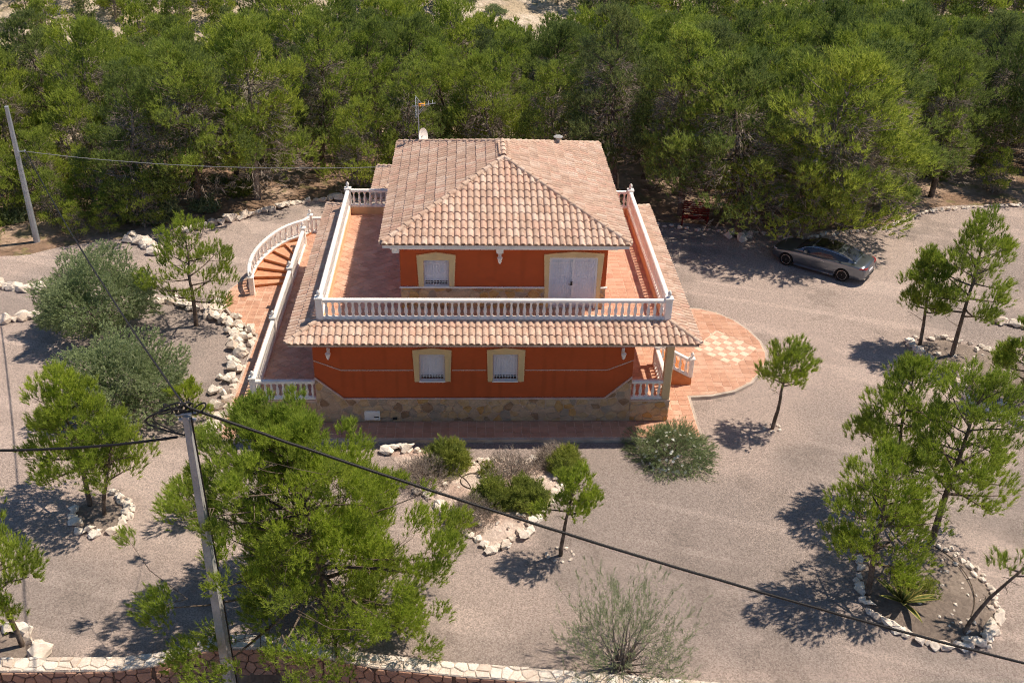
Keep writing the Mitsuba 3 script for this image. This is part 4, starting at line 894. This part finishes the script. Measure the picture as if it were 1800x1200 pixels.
    for x in (0, 2.87):
        for sg in (-1, 1):
            wh = W_ = add(car + '__wheel', W(lathe([(.20, -.11), (.30, -.115), (.335, -.09), (.34, 0), (.335, .09), (.30, .115), (.20, .11)], 28).apply_transform(pm.rotation_matrix(PI / 2, (1, 0, 0))).apply_translation((x, sg * .80, .34))), 'tyre', 35)
            sp = [lathe([(.22, -.02), (.235, .02), (.245, .10), (.225, .105), (.215, .03)], 28), lathe([(.06, 0), (.06, .085), (.02, .10)], 12)]
            for k in range(5):
                a = 2 * PI * k / 5
                sp.append(hull([(math.cos(a + d) * rr, math.sin(a + d) * rr, z) for rr, d, z in ((.04, .7, .03), (.04, -.7, .03), (.04, .7, .085), (.04, -.7, .085), (.235, .16, .05), (.235, -.16, .05), (.235, .16, .095), (.235, -.16, .095))]))
            R = pm.rotation_matrix(PI / 2 * (1 if sg < 0 else -1), (1, 0, 0))
            add(wh + '__rim', W(cat(*sp).apply_transform(R).apply_translation((x, sg * .81, .34))), 'car_rim', 35)
            add(wh + '__disc', W(trimesh.creation.cylinder(.215, .02, 24).apply_transform(pm.rotation_matrix(PI / 2, (1, 0, 0))).apply_translation((x, sg * .80, .34))), 'dark_gap')
bs('car_paint', (.17, .20, .25), .22, .5, metallic=.75, clearcoat=1.0, clearcoat_gloss=.95)
bs('car_roof', (.008, .008, .010), .08, .6, clearcoat=1.0)
bs('car_glass', (.008, .014, .030), .04, .8, clearcoat=1.0)
bs('car_chrome', (.75, .76, .78), .15, .5, metallic=1.0)
bs('car_rim', (.70, .67, .65), .35, .5, metallic=.5)
bs('car_lamp', (.7, .72, .75), .1, .6, clearcoat=1.0)
bs('tail_red', (.38, .012, .016), .15, .6, clearcoat=1.0)
bs('tyre', (.018, .018, .019), .8, .2)
build_car()

# ================================================================== trees and shrubs
def unit(a): return a / (np.linalg.norm(a, axis=-1, keepdims=True) + 1e-12)
def blades(rng, pos, axis, B, bl, bw, run=.12, spread=(.25, 1.15), ribbon=False):
    """B thin leaves round each of the shoots (pos, axis)"""
    n = len(pos); P = np.repeat(pos, B, 0); A = np.repeat(axis, B, 0); N_ = len(P)
    s = rng.random((N_, 1)); P = P + A * s * run
    per = unit(np.cross(A, rng.normal(size=(N_, 3)))); th = rng.uniform(*spread, (N_, 1)) * (1 - .45 * s)
    d = A * np.cos(th) + per * np.sin(th); L = bl * rng.uniform(.65, 1.2, (N_, 1)); w = unit(np.cross(d, rng.normal(size=(N_, 3)))) * bw * .5
    if not ribbon:
        v = np.stack([P - w, P + w, P + d * L], 1).reshape(-1, 3); f = np.arange(3 * N_).reshape(-1, 3)
    else:
        v = np.stack([P, P + d * L * .5 + w, P + d * L, P + d * L * .5 - w], 1).reshape(-1, 3); k = np.arange(N_)[:, None] * 4; f = np.vstack([k + [0, 1, 2], k + [0, 2, 3]])
    return v, f
def pine(seed, H, R, zb=.25, lean=(0, 0), limbs=26, per=4, shoots=22, B=11, bl=.22, bw=.045, pr=.45, top=1.0, droop=.0, dead=14, r0=None, lop=None, run=.16, dry=0):
    """(wood, needles): trunk, limbs and twigs; puffs of needle shoots on the limb ends. lop(az, s): reach factor"""
    rng = np.random.default_rng(seed); wood = Acc(); Z0 = zb * H
    t = np.linspace(0, 1, 9); sway = np.cumsum(rng.normal(0, .018 * H, (9, 2)), 0) * t[:, None]
    tr = np.c_[lean[0] * t ** 1.3 + sway[:, 0], lean[1] * t ** 1.3 + sway[:, 1], t * H * .96]; tr[0, 2] = -.25
    r0 = r0 or .016 * H + .025
    wood.add(tube(tr, r0 * (1 - t) ** .85 + .012, 8))
    at = lambda z: np.array([np.interp(z, tr[:, 2], tr[:, k]) for k in range(3)])
    cs, rs, outs = [], [], []
    for k in range(limbs):
        s = (k + .5) / limbs; z = Z0 + (H * .95 - Z0) * s ** .92; az = k * 2.39996 + rng.normal(0, .35); b = at(z)
        prof = (1 - s) ** .62 * (.62 + .38 * min(1, s / .22)); L = R * prof * rng.uniform(.62, 1.18) + .12 * R
        if lop: L *= lop(az, s)
        el = .10 + .95 * s + rng.normal(0, .12) - droop * (1 - s); dirh = np.array([math.cos(az), math.sin(az), 0])
        e = b + dirh * L * math.cos(el * .8) + np.array([0, 0, L * math.sin(el) * .8]); mid = (b + e) / 2 + np.array([0, 0, -.06 * L]) + rng.normal(0, .05 * L, 3)
        u = np.linspace(0, 1, 5)[:, None]; cur = (1 - u) ** 2 * b + 2 * u * (1 - u) * mid + u ** 2 * e
        wood.add(tube(cur, np.linspace(r0 * (1 - s) * .42 + .012, .010, 5), 5))
        n = max(2, int(round(per * (.45 + L / R * .7))))
        for j in range(n):
            f = 1.0 if j == 0 else rng.uniform(.38, 1.0)
            c0 = np.array([np.interp(f, u[:, 0], cur[:, i]) for i in range(3)]); side = np.cross(dirh, (0, 0, 1)) * rng.normal(0, .34 * L) * (.4 + f * .6) * (j > 0)
            c = c0 + side + np.array([0, 0, rng.uniform(.0, .22) * pr * 2])
            if j > 0:
                wood.add(tube([c0 - dirh * .12 * L, (c0 + c) / 2 + rng.normal(0, .04, 3) - dirh * .04, c], [.014, .010, .006], 4))
            cs.append(c); rs.append(pr * rng.uniform(.62, 1.2) * (.7 + .4 * (1 - s))); outs.append(unit(c - at(max(Z0, c[2] - .4 * R))))
    for j in range(int(4 * top) + 1):
        c = at(H * (.97 - .06 * j)) + rng.normal(0, .10, 3) * (j > 0); cs.append(c); rs.append(pr * .62); outs.append(np.array([0, 0, 1.]))
    for k in range(dead):   # bare grey twigs inside the crown
        z = rng.uniform(Z0 * .55, H * .7); az = rng.uniform(0, 6.3); b = at(z); L = R * rng.uniform(.3, .75); e = b + np.array([math.cos(az) * L, math.sin(az) * L, L * rng.uniform(-.15, .5)])
        wood.add(tube([b, (b + e) / 2 + rng.normal(0, .08 * L, 3), e], [.016, .010, .004], 4))
        for _ in range(3):
            q = b + (e - b) * rng.uniform(.4, .95); wood.add(tube([q, q + rng.normal(0, .25 * L, 3)], [.007, .003], 3))
    cs, rs, outs = np.array(cs), np.array(rs), np.array(outs)
    n = np.maximum(3, (shoots * (rs / pr) ** 2 * rng.uniform(.55, 1.25, len(rs))).astype(int)); I = np.repeat(np.arange(len(cs)), n)
    d = unit(rng.normal(size=(len(I), 3)) + np.array([0, 0, .45]) + .35 * outs[I]); rad = rng.random((len(I), 1)) ** .45
    pos = cs[I] + d * rs[I][:, None] * rad * np.array([.95, .95, .85]); ax_ = unit(d * .35 + outs[I] * .40 + np.array([0, 0, .80]) + rng.normal(0, .16, d.shape))
    v, f = blades(rng, pos, ax_, B, bl, bw, run, (.2, 1.0))
    if dry:
        m_ = rng.random(dry) ** .7; az = rng.uniform(0, 2 * PI, dry); rr = R * (.15 + .62 * rng.random(dry) ** .6) * (1 - .55 * m_)
        z_ = Z0 * .7 + (H * .74 - Z0 * .7) * m_; c_ = np.stack([np.interp(z_, tr[:, 2], tr[:, 0]) + rr * np.cos(az), np.interp(z_, tr[:, 2], tr[:, 1]) + rr * np.sin(az), z_], 1)
        v2, f2 = blades(rng, c_, unit(np.stack([np.cos(az), np.sin(az), rng.normal(.1, .5, dry)], 1)), 5, .42, .022, .15, (.1, .9))
        return wood.mesh(), trimesh.Trimesh(v, f, process=False), trimesh.Trimesh(v2, f2, process=False)
    return wood.mesh(), trimesh.Trimesh(v, f, process=False)
def bush(seed, R, H, stems=14, shoots=420, B=9, bl=.09, bw=.02, ribbon=False, up=.7, hollow=.35, arch=0.0, lump=.35, run=.1, lift=0.0):
    """(wood, leaves) of a shrub: stems from the foot, leaves through a lumpy dome"""
    rng = np.random.default_rng(seed); wood = Acc()
    d = unit(rng.normal(size=(shoots, 3)) * np.array([1, 1, .8]) + np.array([0, 0, .35])); d[:, 2] = np.abs(d[:, 2])
    lumps = 1 - lump + 2 * lump * meshkit.noise(d * 2.6 + seed, seed)
    rad = hollow + (1 - hollow) * rng.random((shoots, 1)) ** .5
    pos = d * rad * lumps[:, None] * np.array([R, R, H * .95]); pos[:, 2] += .04 * H - arch * (np.hypot(pos[:, 0], pos[:, 1]) / R) ** 2 * H * .5; pos[:, 2] = np.maximum(pos[:, 2], .03) + lift
    for k in range(stems):
        e = pos[rng.integers(shoots)]; m_ = e * .5 + np.array([0, 0, .12 * H]) + rng.normal(0, .06 * R, 3)
        wood.add(tube([(rng.normal(0, .05 * R), rng.normal(0, .05 * R), -.05), m_, e], [.012 + .012 * H, .010, .004], 5))
    ax_ = unit(d * (1 - up) + np.array([0, 0, up]) + rng.normal(0, .25, d.shape))
    if arch: ax_ = unit(d * 1.2 + np.array([0, 0, .25 - arch * .6]) + rng.normal(0, .2, d.shape))
    v, f = blades(rng, pos, ax_, B, bl, bw, run, ribbon=ribbon)
    return wood.mesh(), trimesh.Trimesh(v, f, process=False)
def plant(name, pair, x, y, leaves, bark, label, category, z=None, rot=0, crown='crown', trunk='trunk', group=None):
    k = thing(name); z = (ground_z(x, y) if z is None else z)
    at_ = T().translate([x, y, z]).rotate([0, 0, 1], rot)
    add(k + '__' + trunk, pair[0], bark, True, at=at_); add(k + '__' + crown, pair[1], leaves, False, at=at_)
    tag(k, label, category, group); return k
HB = dict(B=20, bl=.17, bw=.019)
# the big pine in front, low and wide
plant('pine_tree', pine(1, 6.1, 4.6, .07, (-.9, .6), limbs=62, per=7, shoots=78, B=18, bl=.16, bw=.018, pr=.50, dead=60, r0=.17, lop=lambda a, s: (1.0 + .22 * max(0, -math.sin(a)) + .2 * math.cos(a + .7) * (1 - s) + .12 * math.sin(2 * a + 1)) * (1 - .30 * max(0, math.cos(a))) * (1 - .42 * math.exp(-((a % 6.2832 - .75) / .65) ** 2))), -4.95, -9.8, 'garden_needles', 'pine_bark', 'big spreading pine in front of the house by the power pole', 'pine tree')
plant('pine_tree', pine(2, 3.3, .95, .48, (.2, .1), limbs=13, per=4, shoots=20, pr=.30, dead=3, r0=.06, **HB), 2.15, -7.33, 'garden_needles', 'pine_bark', 'slender young pine in the gravel beside the rockery', 'pine tree')
plant('pine_tree', pine(3, 3.6, 1.15, .5, (.35, .1), limbs=15, per=4, shoots=20, pr=.32, dead=5, r0=.07, **HB), 10.76, -.33, 'garden_needles', 'pine_bark', 'small lone pine just in front of the round patio', 'pine tree')
plant('pine_tree', pine(4, 4.6, 1.85, .24, (.3, 0), limbs=24, per=4, shoots=22, pr=.38, dead=8, r0=.09, **HB), -12.66, 7.61, 'garden_needles', 'pine_bark', 'young pine left of the house by the rock row', 'pine tree')
plant('pine_tree', pine(5, 4.5, 1.2, .36, (-.5, 0), limbs=20, per=4, shoots=32, pr=.34, dead=6, r0=.075, **HB), 18.84, 5.84, 'garden_needles', 'pine_bark', 'shorter of the two slender pines in the right bed', 'pine tree')
plant('pine_tree', pine(6, 6.2, 1.9, .30, (.55, .3), limbs=30, per=4, shoots=26, pr=.40, dead=8, r0=.095, **HB), 19.79, 4.78, 'garden_needles', 'pine_bark', 'taller of the two slender pines in the right bed', 'pine tree')
plant('pine_tree', pine(7, 3.6, 1.45, .20, (-.2, 0), limbs=22, per=4, shoots=30, pr=.36, dead=6, **HB), 21.3, 1.6, 'garden_needles', 'pine_bark', 'short pine at the right edge of the photo', 'pine tree')
plant('pine_tree', pine(8, 4.9, 1.95, .24, (.3, .2), limbs=28, per=5, shoots=25, pr=.40, dead=8, r0=.095, **HB), 11.45, -9.2, 'garden_needles', 'pine_bark', 'pine at the left rim of the agave bed', 'pine tree')
plant('pine_tree', pine(9, 5.4, 1.75, .36, (.7, .3), limbs=24, per=4, shoots=30, pr=.42, dead=10, r0=.09, **HB), 13.2, -5.2, 'garden_needles', 'pine_bark', 'pine behind the agave bed, left of the tallest one there', 'pine tree')
plant('pine_tree', pine(10, 6.4, 2.25, .30, (.5, .2), limbs=32, per=5, shoots=25, pr=.42, dead=12, r0=.11, **HB), 14.35, -6.9, 'garden_needles', 'pine_bark', 'tallest pine at the back of the agave bed', 'pine tree')
plant('pine_tree', pine(11, 3.6, .75, .55, (2.0, .6), limbs=12, per=3, shoots=14, pr=.30, dead=6, r0=.055, **HB), 13.7, -10.9, 'garden_needles', 'pine_bark', 'thin crooked pine leaning out of the agave bed to the right', 'pine tree')
plant('pine_tree', pine(12, 4.8, 1.75, .26, (-.2, 0), limbs=24, per=5, shoots=32, pr=.42, dead=8, r0=.085, **HB), -13.4, -4.7, 'garden_needles', 'pine_bark', 'fuller of the twin pines in the small stone ring at left', 'pine tree')
plant('pine_tree', pine(13, 3.7, 1.2, .35, (.55, .2), limbs=15, per=4, shoots=20, pr=.36, dead=5, r0=.065, **HB), -12.8, -5.2, 'garden_needles', 'pine_bark', 'smaller leaning one of the twin pines in the small stone ring', 'pine tree')
plant('pine_tree', pine(14, 5.0, 1.35, .30, (-.5, 0), limbs=20, per=4, shoots=22, pr=.40, dead=6, r0=.07, **HB), -13.35, -10.9, 'garden_needles', 'pine_bark', 'pine in the white stone ring in the lower left corner', 'pine tree')
plant('pine_sapling', pine(15, 1.5, .75, .15, (.1, 0), limbs=9, per=3, shoots=16, pr=.26, dead=3, r0=.03, **HB), -11.2, .2, 'garden_needles', 'pine_bark', 'pine sapling beside the rocks behind the near pole', 'pine sapling')
plant('pine_sapling', pine(16, 1.7, .8, .15, (0, 0), limbs=10, per=3, shoots=18, pr=.28, dead=2, r0=.03, **HB), -9.6, -5.3, 'garden_needles', 'pine_bark', 'small bright pine just left of the near pole', 'pine sapling')
# grey-green shrubs
plant('olive_shrub', bush(20, 2.45, 2.7, 34, 7400, 13, .10, .030, True, .2, .45, 0, .5, .16, .75), -16.6, 7.0, 'olive_leaves', 'grey_bark', 'large grey green olive shrub below the left pole', 'shrub', crown='foliage', trunk='stems')
plant('olive_shrub', bush(21, 2.2, 2.5, 32, 6600, 13, .10, .030, True, .2, .45, 0, .5, .16, .45), -13.8, 1.0, 'olive_leaves', 'grey_bark', 'rounded grey green olive shrub left of the near pole', 'shrub', crown='foliage', trunk='stems')
plant('feathery_shrub', bush(22, 1.9, 2.8, 34, 850, 16, .16, .013, False, .6, .35, 0, .6, .35), 3.5, -12.0, 'feather_leaves', 'grey_bark', 'thin feathery grey green shrub at the bottom behind the wall', 'shrub', crown='foliage', trunk='stems')
plant('evergreen_shrub', bush(23, 0.72, 1.1, 14, 1380, 14, .16, .018, False, .55, .3, 0, .5, .16), -1.5, -2.75, 'bush_leaves', 'pine_bark', 'bushy green shrub at the upper left of the rockery', 'shrub', crown='foliage', trunk='stems')
plant('evergreen_shrub', bush(24, 0.6, 0.85, 14, 1020, 14, .16, .018, False, .55, .3, 0, .5, .16), 2.6, -2.95, 'bush_leaves', 'pine_bark', 'spiky green shrub at the right end of the rockery', 'shrub', crown='foliage', trunk='stems')
plant('evergreen_shrub', bush(25, 0.7, 0.85, 14, 1380, 14, .16, .018, False, .55, .3, 0, .5, .16), 1.15, -4.75, 'bush_leaves', 'pine_bark', 'green shrub in the lower middle of the rockery, right one of two', 'shrub', crown='foliage', trunk='stems')
plant('evergreen_shrub', bush(26, 0.6, 0.75, 14, 1140, 14, .16, .018, False, .55, .3, 0, .5, .16), .05, -4.7, 'bush_leaves', 'pine_bark', 'green shrub in the lower middle of the rockery, left one of two', 'shrub', crown='foliage', trunk='stems')
plant('evergreen_shrub', bush(27, .35, .7, 8, 150, 10, .12, .02, False, .8, .2), -.05, -3.35, 'bush_leaves', 'pine_bark', 'little upright green shrub beside the dry bush of the rockery', 'shrub', crown='foliage', trunk='stems')
plant('evergreen_shrub', bush(28, .5, .6, 8, 200, 10, .12, .02, False, .8, .2), -1.1, -6.0, 'bush_leaves', 'pine_bark', 'low green shrub at the lower left rim of the rockery', 'shrub', crown='foliage', trunk='stems')
for i, (x, y, r_, l) in enumerate(((-2.3, -3.5, .85, 'dry grey bush at the left of the rockery'), (.75, -3.35, .85, 'dry grey bush in the middle of the rockery'), (-.6, -5.5, .7, 'dry grey bush in the lower left of the rockery'), (2.3, -2.5, .6, 'dry grey bush behind the spiky shrub of the rockery'))):
    plant('dry_bush', bush(30 + i, r_ * 1.15, r_ * 1.0, 60, 900, 10, .13, .010, False, .45, .25, 0, .3, .2), x, y, 'dry_twigs', 'grey_bark', l, 'shrub', crown='twigs', trunk='stems')
# oleander with white flowers
ol = plant('flowering_shrub', bush(40, 1.38, .95, 60, 1500, 9, .17, .020, True, .5, .3, .6, .45, .3), 6.6, -1.95, 'oleander_leaves', 'pine_bark', 'arching shrub with white flowers at the corner of the walkway', 'shrub', crown='foliage', trunk='stems')
fr_ = np.random.default_rng(41); fl_ac = Acc()
for _ in range(100):
    d = unit(fr_.normal(size=3) + np.array([0, -.5, .6])); d[2] = abs(d[2]); p = d * np.array([1.3, 1.3, .92]) * fr_.uniform(.8, 1.05); p[2] = max(.1, p[2] - .35 * (np.hypot(p[0], p[1]) / 1.45) ** 2)
    for k in range(5):
        a = 2 * PI * k / 5; u_ = unit(np.cross(d, (0.2, 1, 0.1))); v_ = np.cross(d, u_); t_ = u_ * math.cos(a) + v_ * math.sin(a); s_ = np.cross(t_, d)
        fl_ac.add((np.array([p, p + t_ * .05 + s_ * .028 + d * .012, p + t_ * .05 + d * .012, p + t_ * .05 - s_ * .028 + d * .012]), np.array([[0, 1, 2], [0, 2, 3]])))
labels[add(ol + '__flowers', fl_ac.mesh(), 'white_petal', at=T().translate([6.6, -1.95, 0]))] = {'kind': 'stuff'}
# agave
ag = thing('agave'); tag(ag, 'agave with yellow edged leaves in the stone ringed bed', 'agave')
gr = np.random.default_rng(42)
for k in range(26):
    az = k * 2.4; el = .42 + 1.0 * (k / 26) + gr.normal(0, .06); L = gr.uniform(.95, 1.25); n = 7; u = np.linspace(0, 1, n); dh = np.array([math.cos(az), math.sin(az), 0]); sd = np.cross(dh, (0, 0, 1))
    c = np.outer(u * L * math.cos(el), dh) + np.outer(u * L * math.sin(el) - .12 * L * u ** 2.5 * math.cos(el), (0, 0, 1)); w = .095 * np.sin(PI * (u * .82 + .14)) ** .8 * (1 - u ** 6)
    def ribbon(a_, b_, lift):
        v = np.vstack([c + np.outer(w * a_, sd) + np.outer(np.abs(w * a_) * .35 + lift, (0, 0, 1)), c + np.outer(w * b_, sd) + np.outer(np.abs(w * b_) * .35 + lift, (0, 0, 1))]); i_ = np.arange(n - 1)
        return v, np.vstack([np.stack([i_, i_ + 1, i_ + n], 1), np.stack([i_ + 1, i_ + n + 1, i_ + n], 1)])
    mid_ = Acc(); mid_.add(ribbon(-.62, 0, 0)); mid_.add(ribbon(0, .62, 0)); ed = Acc(); ed.add(ribbon(-1, -.62, 0)); ed.add(ribbon(.62, 1, 0))
    at_ = T().translate([12.35, -9.72, .12])
    lf = add(ag + '__leaf', mid_.mesh(), 'agave_green', at=at_); add(lf + '__edge', ed.mesh(), 'agave_yellow', at=at_)
plant('evergreen_shrub', bush(43, .38, .6, 8, 200, 10, .11, .02, False, .7, .2), 13.25, -9.3, 'bush_leaves', 'pine_bark', 'small round green shrub right of the agave', 'shrub', crown='foliage', trunk='stems')
# irrigation hoses
def hose(pts, label):
    p = np.array(pts, float); s = np.linspace(0, 1, 50); from_ = np.linspace(0, 1, len(p))
    from scipy.interpolate import CubicSpline
    q = CubicSpline(from_, p)(s); tag(add('hose', tube(np.c_[q, np.full(50, .20)] if p.shape[1] == 2 else q, .016, 5, True), 'hose', True), label, 'hose')
hose([(-1.6, -3.3, .19), (-.9, -3.6, .19), (-.6, -4.4, .19), (-.3, -5.2, .17)], 'thin dark hose lying left in the rockery')
hose([(-.2, -3.3, .19), (-.9, -3.4, .2), (-1.0, -3.9, .2), (-.3, -4.2, .2)], 'curled thin hose in the middle of the rockery')
hose([(14.3, -7.2, .14), (14.75, -8.2, .15), (14.7, -9.3, .15), (14.2, -10.3, .13)], 'thin dark hose lying across the agave bed')

# ================================================================== forest
specs = [dict(H=8.2, R=2.5, zb=.18, limbs=34, per=3), dict(H=9.0, R=2.3, zb=.20, limbs=36, per=3, lean=(.4, 0)), dict(H=7.2, R=2.8, zb=.15, limbs=34, per=4), dict(H=9.4, R=2.6, zb=.24, limbs=36, per=3, lean=(-.3, .2)), dict(H=6.4, R=2.3, zb=.10, limbs=30, per=3), dict(H=8.0, R=3.0, zb=.22, limbs=34, per=4, lean=(.6, -.2))]
WORD = ['mid green', 'slim dark green', 'broad yellow green', 'tall grey green', 'bushy bright green', 'wide crowned green']
NEED = ['pine_needles', 'pine_needles', 'pine_needles_yellow', 'pine_needles_grey', 'pine_needles_yellow', 'pine_needles']
for i, sp in enumerate(specs):
    for lod in (0, 1):
        w_, c_, d_ = pine(100 + i, dry=(850, 250)[lod], shoots=(46, 17)[lod], B=(10, 8)[lod], bl=(.22, .32)[lod], bw=(.034, .08)[lod], pr=.62, dead=(44, 10)[lod], run=(.18, .2)[lod], **sp)
        scene[f'forest_pine_{i}_{lod}'] = {'type': 'shapegroup', 'trunk': mikit.ply(w_, 'pine_bark' if i % 2 else 'grey_bark', smooth=True), 'crown': mikit.ply(c_, NEED[i]), 'dead_twigs': mikit.ply(d_, 'dry_twigs')}
frng = np.random.default_rng(2024); placed = []; queue = []
def forest_pine(x, y, i, hgt, label=None, wid=None, group=None):
    s = hgt / specs[i]['H']; sx = s * (wid or frng.uniform(.88, 1.15)); placed.append((x, y))
    at_ = T().translate([x, y, float(height(x, y)) - .05]).rotate([0, 0, 1], float(frng.uniform(0, 360))).rotate([1, 0, 0], float(frng.normal(0, 2.5))).scale([sx, sx, s])
    queue.append((math.hypot(x, y + 32), x, y, i, hgt, label, at_))
for x, y, i, hg, l in [(7.6, 22.2, 3, 10.2, 'tallest pine right behind the right end of the roof'), (10.9, 20.2, 1, 10.0, 'tall pine behind the red bench'), (-12.5, 22.0, 2, 9.4, 'broad bright pine behind the curved stair'), (-7.0, 23.0, 4, 5.2, 'low bright pine close to the back left corner of the house'),
                       (13.5, 17.2, 5, 9.2, 'wide pine over the ring of rocks by the car'), (17.0, 17.3, 2, 9.8, 'broad pine right behind the parked car'), (20.4, 18.9, 0, 9.6, 'pine whose shade falls behind the car'), (-18.0, 19.0, 0, 8.0, 'pine behind the heaped rocks at left'), (-9.4, 26.5, 1, 9.2, 'tall dark pine behind the low bright one left of the roof'),
                       (-4.2, 24.6, 0, 7.0, 'pine behind the roof aerial'), (.8, 25.6, 2, 6.9, 'pine behind the roof ridge'), (4.2, 24.2, 0, 7.2, 'pine behind the roof vent'), (-15.4, 20.6, 5, 8.8, 'wide pine left of the broad bright one'), (26.0, 22.9, 1, 8.2, 'slim pine at the right of the forest edge'), (-20.6, 19.6, 4, 3.4, 'low bushy pine just right of the left pole'), (-25.2, 19.4, 4, 3.8, 'low bushy pine just left of the left pole'), (-19.0, 17.9, 4, 2.4, 'knee high bushy pine by the heaped rocks at left'), (-27.6, 17.0, 4, 3.2, 'low bushy pine at the left edge of the photo'), (-23.4, 19.8, 4, 4.4, 'bushy pine whose crown shows behind the left pole'), (-26.6, 14.6, 4, 2.2, 'small bright bushy pine at the left edge before the left pole'), (-17.6, 18.0, 4, 3.0, 'low bushy pine behind the heaped rocks at left'), (-20.6, 16.6, 4, 1.9, 'knee high bright pine just right of the left pole foot'), (-19.3, 17.3, 4, 2.1, 'second knee high bright pine right of the left pole foot'), (-24.7, 15.6, 4, 2.0, 'knee high bright pine just left of the left pole foot'), (-21.9, 18.0, 4, 3.0, 'low bright pine close behind the left pole foot'), (-22.0, 22.5, 4, 5.6, 'bushy pine behind the left pole')]:
    forest_pine(x, y, i, hg, l, 1.28 if x > 10 and y < 19.5 else 1.05)
CLEAR = ((-30, 45, 3.6, 10), (-28.5, 57, 4, 7), (2, 72, 10, 9), (3, 62, 3, 4), (-8, 62, 2.5, 4), (18, 64, 2.5, 4))
def clear(x, y): return any(((x - cx) / a) ** 2 + ((y - cy) / b) ** 2 < 1 for cx, cy, a, b in CLEAR)
tries = 0
while tries < 24000:
    tries += 1; y = frng.uniform(14, 100); hw = (y + 36) * .50 + 3; x = frng.uniform(-hw - 1, hw + 6)
    if y < y_edge(x) + 1.1 or clear(x, y): continue
    dmin = 2.9 + .006 * max(0, y - 20) + frng.uniform(0, .7)
    if any((x - a) ** 2 + (y - b) ** 2 < dmin * dmin for a, b in placed): continue
    if (-6 < x < 6.5 and y < 24.5) or (x < -19.3 and y < 18.2): continue
    if x > 25 and y < 27 and frng.random() < .35: continue
    hg = frng.uniform(6.6, 9.6) if y < 58 else frng.uniform(5.0, 8.0)
    if y < y_edge(x) + 4 and frng.random() < .4: hg = frng.uniform(2.6, 5.0)
    if x < -18: hg *= .88
    if -6 < x < 7 and y < 40: hg = min(hg, 7.6)
    if -36 < x < -23 and 32 < y < 45: hg = min(hg, 4.8)
    i = int(frng.integers(6)) if hg > 5 else 4
    forest_pine(x, y, i, hg)
queue.sort(key=lambda t: t[0]); LAB = {}
for k_, (d_, x, y, i, hg, l, at_) in enumerate(queue):
    g_ = None
    if l is None:
        dep = 'at the forest edge' if y < y_edge(x) + 5 else 'in the second tree row' if y < y_edge(x) + 11 else 'deep in the forest' if y < 45 else 'in the hollow' if y < 62 else 'on the far slope'
        side = next(w for lim, w in ((-24, 'far left of the house'), (-13, 'left of the house'), (-4, 'behind the left roof end'), (5, 'behind the roof'), (12, 'behind the red bench'), (21, 'behind the car'), (32, 'right of the car'), (1e9, 'far right of the house')) if x < lim)
        size = 'low ' if hg < 5 else 'tall ' if hg > 8.4 and 'tall' not in WORD[i] else ''
        l = f'{size}{WORD[i]} pine {dep} {side}'; g_ = l.replace(' pine ', ' pines ', 1)
    ref = {'type': 'ref', 'id': f'forest_pine_{i}_{0 if y < 46 else 1}'}
    if k_ < 298:
        k = numbered('pine_tree'); scene[k] = {'type': 'instance', 'to_world': at_, 'group': ref}; tag(k, l, 'pine tree', g_); LAB.setdefault(l, []).append(k)
    else:
        scene[f'far_pines__{k_ - 297:03d}'] = {'type': 'instance', 'to_world': at_, 'group': ref}
for l, ks in LAB.items():
    if len(ks) == 1: labels[ks[0]].pop('group', None)
labels['far_pines'] = {'label': 'far pines closing the view at the top of the photo', 'category': 'forest', 'kind': 'stuff'}
# undergrowth
low = [bush(200 + i, .8, .8, 10, 420, 11, .16, .03, False, .6, .2, 0, .4) for i in range(3)]
for i, (w_, c_) in enumerate(low):
    scene[f'undergrowth_{i}'] = {'type': 'shapegroup', 'stems': mikit.ply(w_, 'grey_bark', smooth=True), 'foliage': mikit.ply(c_, ['bush_leaves', 'olive_leaves', 'pine_needles'][i])}
n = 0; tries = 0
while n < 250 and tries < 9000:
    tries += 1; y = frng.uniform(13, 88); hw = (y + 36) * .5 + 2; x = frng.uniform(-hw, hw)
    e = y - y_edge(x); near_ = e < 7
    if e < .6 or (not near_ and y < 46) or (-6 < x < 6 and near_): continue
    if near_ and x > 8 and frng.random() < .55: continue
    if not near_ and not clear(x, y) and frng.random() < .6: continue
    if x < -20 and y < 16.6 and near_: continue
    s = frng.uniform(.5, 1.15) * (1.3 if near_ and x < -8 else 1); k = numbered('low_bush'); n += 1; i = int(frng.integers(3))
    scene[k] = {'type': 'instance', 'to_world': T().translate([x, y, float(height(x, y))]).rotate([0, 0, 1], float(frng.uniform(0, 360))).scale([s, s, s * frng.uniform(.7, 1.2)]), 'group': {'type': 'ref', 'id': f'undergrowth_{i}'}}
    nl = 'along the forest edge' if near_ else 'on the bare far slope'
    side = next(w for lim, w in ((-24, 'far left of the house'), (-13, 'left of the house'), (-4, 'behind the left roof end'), (5, 'behind the roof'), (12, 'near the red bench'), (21, 'behind the car'), (1e9, 'right of the car')) if x < lim)
    kd = ['dark green', 'grey green', 'bright green'][i]
    tag(k, f'low {kd} bush {nl} {side}', 'bush', f'low {kd} bushes {nl} {side}')
